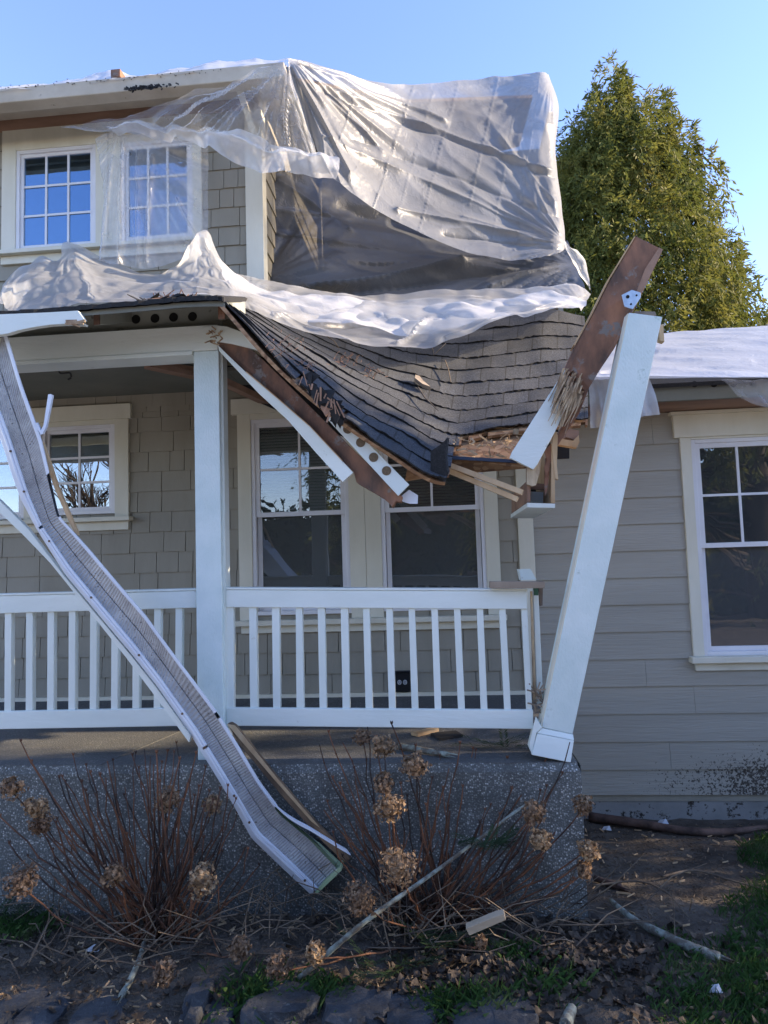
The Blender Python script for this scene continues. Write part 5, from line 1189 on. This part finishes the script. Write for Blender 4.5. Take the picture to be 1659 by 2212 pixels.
t0 = P(905,1586,3.75); m = MB(); m.slab([PG(888,1588,ZF+.003),PG(940,1576,ZF+.003),PG(948,1580,ZF+.003),PG(902,1592,ZF+.003)], (0,0,.018)); tag(m.build('wood_offcut', M['raw']), 'pale wood offcut lying on the porch floor under the right railing', 'wood scrap')
m = MB(); m.slab([PG(930,1588,ZF+.003),PG(985,1582,ZF+.003),PG(1000,1592,ZF+.003),PG(950,1600,ZF+.003)], (0,0,.012)); tag(m.build('shingle_scrap', M['black']), 'black shingle scrap on the porch floor beside the pale offcut', 'shingle scrap')
log('broken_branch', [PG(864,1612,ZF+.02), PG(900,1618,ZF+.02), PG(965,1630,ZF+.02)], (.018,.014), M['lichen'], 'short lichen covered stick on the porch edge behind the flower heads')
def sprig(label, b, n, L, seed):
    rs = random.Random(seed); m = MB()
    for k in range(n):
        p = b+Vector((rs.uniform(-.12,.12), rs.uniform(-.05,.05), .01)); d = Vector((rs.uniform(-1,1), rs.uniform(-.5,.3), rs.uniform(0,.25))).normalized(); L2 = L*rs.uniform(.5,1)
        for q in range(16):
            o = p+d*L2*q/16
            for sg in (-1, 1):
                e = (d.cross(Vector((0,0,1))).normalized()*sg+d*.8+Vector((0,0,rs.uniform(-.1,.3)))).normalized()*.035; wv = d*.004
                m.add([o-wv, o+e*.6-wv, o+e, o+e*.6+wv], [(0,1,2,3)])
    tag(m.build('evergreen_sprig', M['evergreen']), label, 'sprig', 'fallen evergreen sprigs')
sprig('dark green conifer sprig lying on the porch floor by the leaning post base', PG(1100,1615,ZF+.005), 9, .22, 1)
sprig('dark green conifer sprig at the left edge below a pale flower head', GP(25,1985,.03), 16, .28, 2)
sprig('dark green conifer sprig under the pale offcut of the right hydrangea', GP(950,2050,.03), 12, .25, 3)
sprig('dark green conifer sprig lying on the soil behind the middle stones', GP(820,2110,.02), 9, .25, 4)
sprig('yellow green conifer sprig stuck upright among the right hydrangea stems', P(1045,1835,3.15), 10, .16, 5)
stones = [(616,2180,74,52,'biggest dark stone of the front row, below the left end of the pale branch'),(770,2186,66,44,'dark stone in the front row just right of the biggest one'),(905,2192,58,34,'dark stone in the front row with dry grass along its left side'),(1035,2204,50,28,'low dark stone at the right end of the front row'),(424,2176,24,46,'narrow upright dark stone in the front row'),(474,2200,28,28,'small dark stone squeezed between the narrow stone and the biggest one'),(100,2190,40,34,'dark stone of the lower left corner next to the leftmost one'),(36,2186,44,30,'leftmost dark stone at the lower left corner'),(215,2200,50,26,'low half buried dark stone right of the two corner stones'),(1110,2192,44,26,'rounded dark stone beside the stubby grey stick')]
for i, (x, y, rx, ry, lb_) in enumerate(stones):
    rs = random.Random(i+50); m = MB(); c = GP(x, y); s = c.y/FPX; vs = []; fs = []; nu, nv = 22, 13
    for j in range(nv+1):
        th_ = math.pi*j/nv
        for k in range(nu):
            ph = 2*math.pi*k/nu; d = Vector((math.sin(th_)*math.cos(ph), math.sin(th_)*math.sin(ph), math.cos(th_)))
            f = 1+.42*mnoise.noise(d*1.3+Vector((i*5,0,0)))+.16*mnoise.noise(d*3.3+Vector((i*5,2,0)))+.06*mnoise.noise(d*9)
            q = Vector((max(-.78, min(.78, d.x*f)), max(-.8, min(.8, d.y*f)), max(-.7, min(.75, d.z*f))))
            vs.append(c+Vector((q.x*rx*s*1.4, q.y*.15, q.z*ry*s*1.25-ry*s*.42)))
    for j in range(nv):
        for k in range(nu): fs.append((j*nu+k, j*nu+(k+1)%nu, (j+1)*nu+(k+1)%nu, (j+1)*nu+k))
    m.add(vs, fs); tag(m.build('border_stone', M['stone'], None, False), lb_, 'stone', 'stones edging the flower bed')
for (x, y, s_, lb_) in ((1432,1782,11,'white crumpled scrap beside the thick branch at the wall'),(1310,1796,10,'white scrap near the slab corner, close to the thick branch end'),(200,2060,16,'white bent scrap on the soil below the left hydrangea'),(1545,2150,14,'crumpled grey plastic scrap on the grass at the lower right')):
    m = MB(); c = GP(x, y, .01); s2 = s_/FPX*c.y; m.slab([c+Vector((-s2,0,.0)), c+Vector((-.2*s2,-.6*s2,.01)), c+Vector((s2,-.2*s2,.0)), c+Vector((.8*s2,.6*s2,.02)), c+Vector((-.3*s2,.7*s2,.012))], (0,.002,.004)); tag(m.build('litter_scrap', M['paper']), lb_, 'scrap')

# ------------------------------------------------------------------ ground cover
random.seed(77)
def lawn():
    m = MB(); n = 0
    while n < 42000:
        x = rn(.2, 2.7); y = rn(2.2, 4.9)
        e = mnoise.noise(Vector((x*1.6, y*1.6, 5)))*.25+mnoise.noise(Vector((x*5, y*5, 2)))*.18
        edge = .62+.42*max(0, y-2.6)*.9 if y < 3.4 else .9+.55*(y-3.2)
        if x < edge+.1+e: continue
        if rn(0, 1) > min(1, (x-edge-e)*2.2): continue
        n += 1; z = gz(x, y); h = rn(.018,.055); a = rn(0, 6.28); b = Vector((math.cos(a), math.sin(a), 0)); w_ = b.cross(Vector((0,0,1)))*.0022; p = Vector((x, y, z-.004))
        m.add([p-w_, p+w_, p+Vector((0,0,h*.6))+b*h*.25+w_*.7, p+Vector((0,0,h))+b*h*rn(.3,1.0), p+Vector((0,0,h*.6))+b*h*.25-w_*.7], [(0,1,2,3,4)])
    for (cx, cy, r_, k) in ((560,2160,.16,700),(1190,2130,.12,300),(1120,2060,.1,300),(960,2185,.1,500),(40,2010,.15,500),(690,2150,.1,400),(1060,2165,.12,300)):
        c = GP(cx, cy)
        for q in range(k):
            x, y = c.x+random.gauss(0, r_*.6), c.y+random.gauss(0, r_*.4); h = rn(.02,.07); a = rn(0,6.28); b = Vector((math.cos(a), math.sin(a), 0)); w_ = b.cross(Vector((0,0,1)))*.0016; p = Vector((x, y, gz(x,y)-.003))
            m.add([p-w_, p+w_, p+Vector((0,0,h*.6))+b*h*.25+w_*.7, p+Vector((0,0,h))+b*h*rn(.3,1.0), p+Vector((0,0,h*.6))+b*h*.25-w_*.7], [(0,1,2,3,4)])
    tag(m.build('grass', M['grass']), 'short dark green lawn grass thinning out towards the flower bed', 'grass', kind='stuff')
lawn()
def litter():
    m = MB()
    for k in range(7500):
        x = rn(-2.3, 3.4); y = rn(2.2, 3.5) if x < .72 else rn(2.2, 5.2); p = Vector((x, y, gz(x,y)+.006)); L = rn(.006,.028); a = rn(0,6.28)
        m.bar(p, p+Vector((math.cos(a)*L, math.sin(a)*L, rn(-.002,.008))), rn(.002,.007), .002)
    o = m.build('wood_chips', M['twig'])
    m2 = MB()
    for k in range(520):
        x = rn(-2.2, 2.6); y = rn(2.3, 3.46) if x < .72 else rn(2.3, 5.0); p = Vector((x, y, gz(x,y)+.01)); L = rn(.012,.05)*(1.6 if rn(0,1) < .1 else 1); a = rn(0,6.28)
        m2.bar(p, p+Vector((math.cos(a)*L, math.sin(a)*L, rn(0,.012))), rn(.004,.011), .003)
    tag(m2.build('wood_splinters', M['raw']), 'pale fresh wood splinters sprinkled over the bed and the soil', 'splinters', kind='stuff')
    tag(o, 'small wood chips scattered over the bare soil', 'wood chips', kind='stuff')
    m = MB()
    for k in range(330):
        x = rn(-2.3, 2.2); y = rn(2.2, 3.46) if x < .72 else rn(2.2, 4.6)
        if x > .75 and rn(0,1) < .72: continue; p = Vector((x, y, gz(x,y)+.008)); L = rn(.06,.30); a = rn(-1.2,1.2)+(math.pi if random.random() < .5 else 0)
        e = p+Vector((math.cos(a)*L, math.sin(a)*L*.8, 0)); e.z = gz(e.x, e.y)+rn(.006,.05)
        if e.y > 3.46 and e.x < .8: continue
        m.tube([p, (p+e)/2+Vector((rn(-.02,.02), rn(-.02,.02), rn(.0,.03))), e], [.0026,.0024,.0012], 4)
    o = m.build('fallen_twigs', M['twig']); tag(o, 'thin dry twigs littering the flower bed', 'twigs', kind='stuff')
    m = MB(); pts = []
    for k in range(2100):
        if random.random() < .5: c = GP(rn(880,1400), rn(2000,2150)); x, y = c.x+random.gauss(0,.1), c.y+random.gauss(0,.06)
        else: x, y = rn(-2.2,1.4), rn(2.3,3.45)
        p = Vector((x, y, gz(x,y)+rn(.006,.03))); L = rn(.010,.034); nrm = Vector((rn(-.7,.7), rn(-.7,.7), 1)).normalized(); a = nrm.orthogonal().normalized(); a = Matrix.Rotation(rn(0,6.28), 3, nrm) @ a; b = nrm.cross(a); cu = nrm*L*rn(.1,.7)
        m.add([p-a*L+cu, p-a*L*.3-b*L*.55, p+a*L*.5-b*L*.45+cu*.4, p+a*L+cu, p+a*L*.4+b*L*.5, p-a*L*.4+b*L*.6+cu*.3, p], [(6,0,1),(6,1,2),(6,2,3),(6,3,4),(6,4,5),(6,5,0)])
    o = m.build('dead_leaves', M['deadleaf']); tag(o, 'curled dark dead leaves lying around the hydrangeas', 'leaves', kind='stuff')
litter()

# ------------------------------------------------------------------ across the street: what the windows mirror
random.seed(90)
def bare_tree(base, h, label, seed):
    rs = random.Random(seed); t = thing('bare_tree', base, label, 'tree', 'bare trees across the street'); m = MB(); tw = MB()
    def grow(p, d, L, r, lv):
        pts = [p]; q = p; dd = d
        for k in range(4):
            dd = (dd+Vector((rs.uniform(-.22,.22), rs.uniform(-.22,.22), rs.uniform(-.05,.15)))).normalized(); q = q+dd*L/4; pts.append(q)
        (m if lv < 3 else tw).tube(pts, [r, r*.9, r*.8, r*.7, r*.6], 6 if lv < 3 else 4)
        if lv < 6:
            for k in range(3 if lv < 5 else 2):
                s = rs.uniform(.45, 1); b = pts[0].lerp(pts[-1], s) if lv else pts[-1].lerp(pts[2], rs.random()*.8)
                grow(pts[min(4, max(1, int(s*4)))], (dd+Vector((rs.uniform(-.9,.9), rs.uniform(-.9,.9), rs.uniform(-.1,.6)))).normalized(), L*rs.uniform(.6,.8), r*.55, lv+1)
    grow(base, Vector((0,0,1)), h*.32, h*.022, 0)
    m.build('trunk', M['bark'], t); tw.build('crown', M['bark'], t)
bare_tree(Vector((-9,-7,0)), 9, 'bare branching tree across the street, mirrored in the lower left window', 2)
bare_tree(Vector((-6.6,-6,0)), 8, 'second bare tree across the street, nearer the middle than the other', 5)
cedar('cedar_tree', Vector((2.4,-9,0)), 8.0, 2.4, 'dark conifer across the street, mirrored in the double window', 2000, 31, size=1.5)
cedar('cedar_tree', Vector((-2.6,-10,0)), 8.6, 2.3, 'slimmer dark conifer across the street between the bare trees and the other conifer', 2000, 33, size=1.5)
cedar('cedar_tree', Vector((8.4,-8.5,0)), 9.0, 3.6, 'wide dark conifer across the street, mirrored in the right-hand wing window', 2600, 35, size=1.6)
cedar('cedar_tree', Vector((15.5,-11,0)), 9.0, 3.6, 'farthest right conifer across the street, partly behind the wide one', 2400, 36, size=1.6)
cedar('cedar_tree', Vector((9.6,4.35,0)), 6.2, 2.0, 'short conifer standing in front of the far end of the wing, out to the right', 4200, 44, size=1.1)
def hedge(x0, x1, y0, h, label, seed):
    rs = random.Random(seed); t = thing('hedge', ((x0+x1)/2, y0, 0), label, 'hedge'); m = MB(); m.box(x0, x1, y0-.5, y0+.5, -.1, h-.25); m.build('core', M['evergreen'], t)
    m = MB()
    for k in range(int((x1-x0)*h*70)):
        f_ = rs.random(); p = Vector((rs.uniform(x0-.1, x1+.1), y0+.5+rs.uniform(-.1,.25), rs.uniform(0, h))) if f_ < .7 else Vector((rs.uniform(x0, x1), y0+rs.uniform(-.5,.6), h+rs.gauss(-.1,.22)))
        a = Vector((rs.gauss(0,1), rs.gauss(0,1), rs.gauss(0,1))).normalized()*.13; b = a.orthogonal().normalized()*.07; m.add([p-a, p-b, p+a, p+b], [(0,1,2,3)])
    m.build('foliage', M['evergreen'], t)
hedge(-13, 3.4, -10.8, 3.5, 'low clipped hedge before the house across the street', 3)
hedge(4.6, 16, -10.2, 4.6, 'tall dark hedge across the street facing the wing', 4)
t = thing('neighbour_house', (0,-14,0), 'low tan house across the street, mirrored in the double window panes', 'house')
m = MB(); m.box(-5, 7, -18, -14, -.2, 2.5); m.build('wall', M['neighbour'], t)
m = MB(); m.hexa([Vector(q) for q in ((-5.6,-13.4,2.45),(7.6,-13.4,2.45),(7.6,-18.6,2.45),(-5.6,-18.6,2.45),(-3,-15.9,4.3),(5,-15.9,4.3),(5,-16.1,4.3),(-3,-16.1,4.3))]); m.build('roof', M['neighbourroof'], t)
for x in (-3, 1.5, 4.5):
    m = MB(); m.box(x-.5, x+.5, -14, -13.96, .9, 2.0); f_ = m.build('window', M['vinyl'], t); m = MB(); m.box(x-.43, x+.43, -13.958, -13.955, .97, 1.93); m.build('pane', M['navy'], f_)
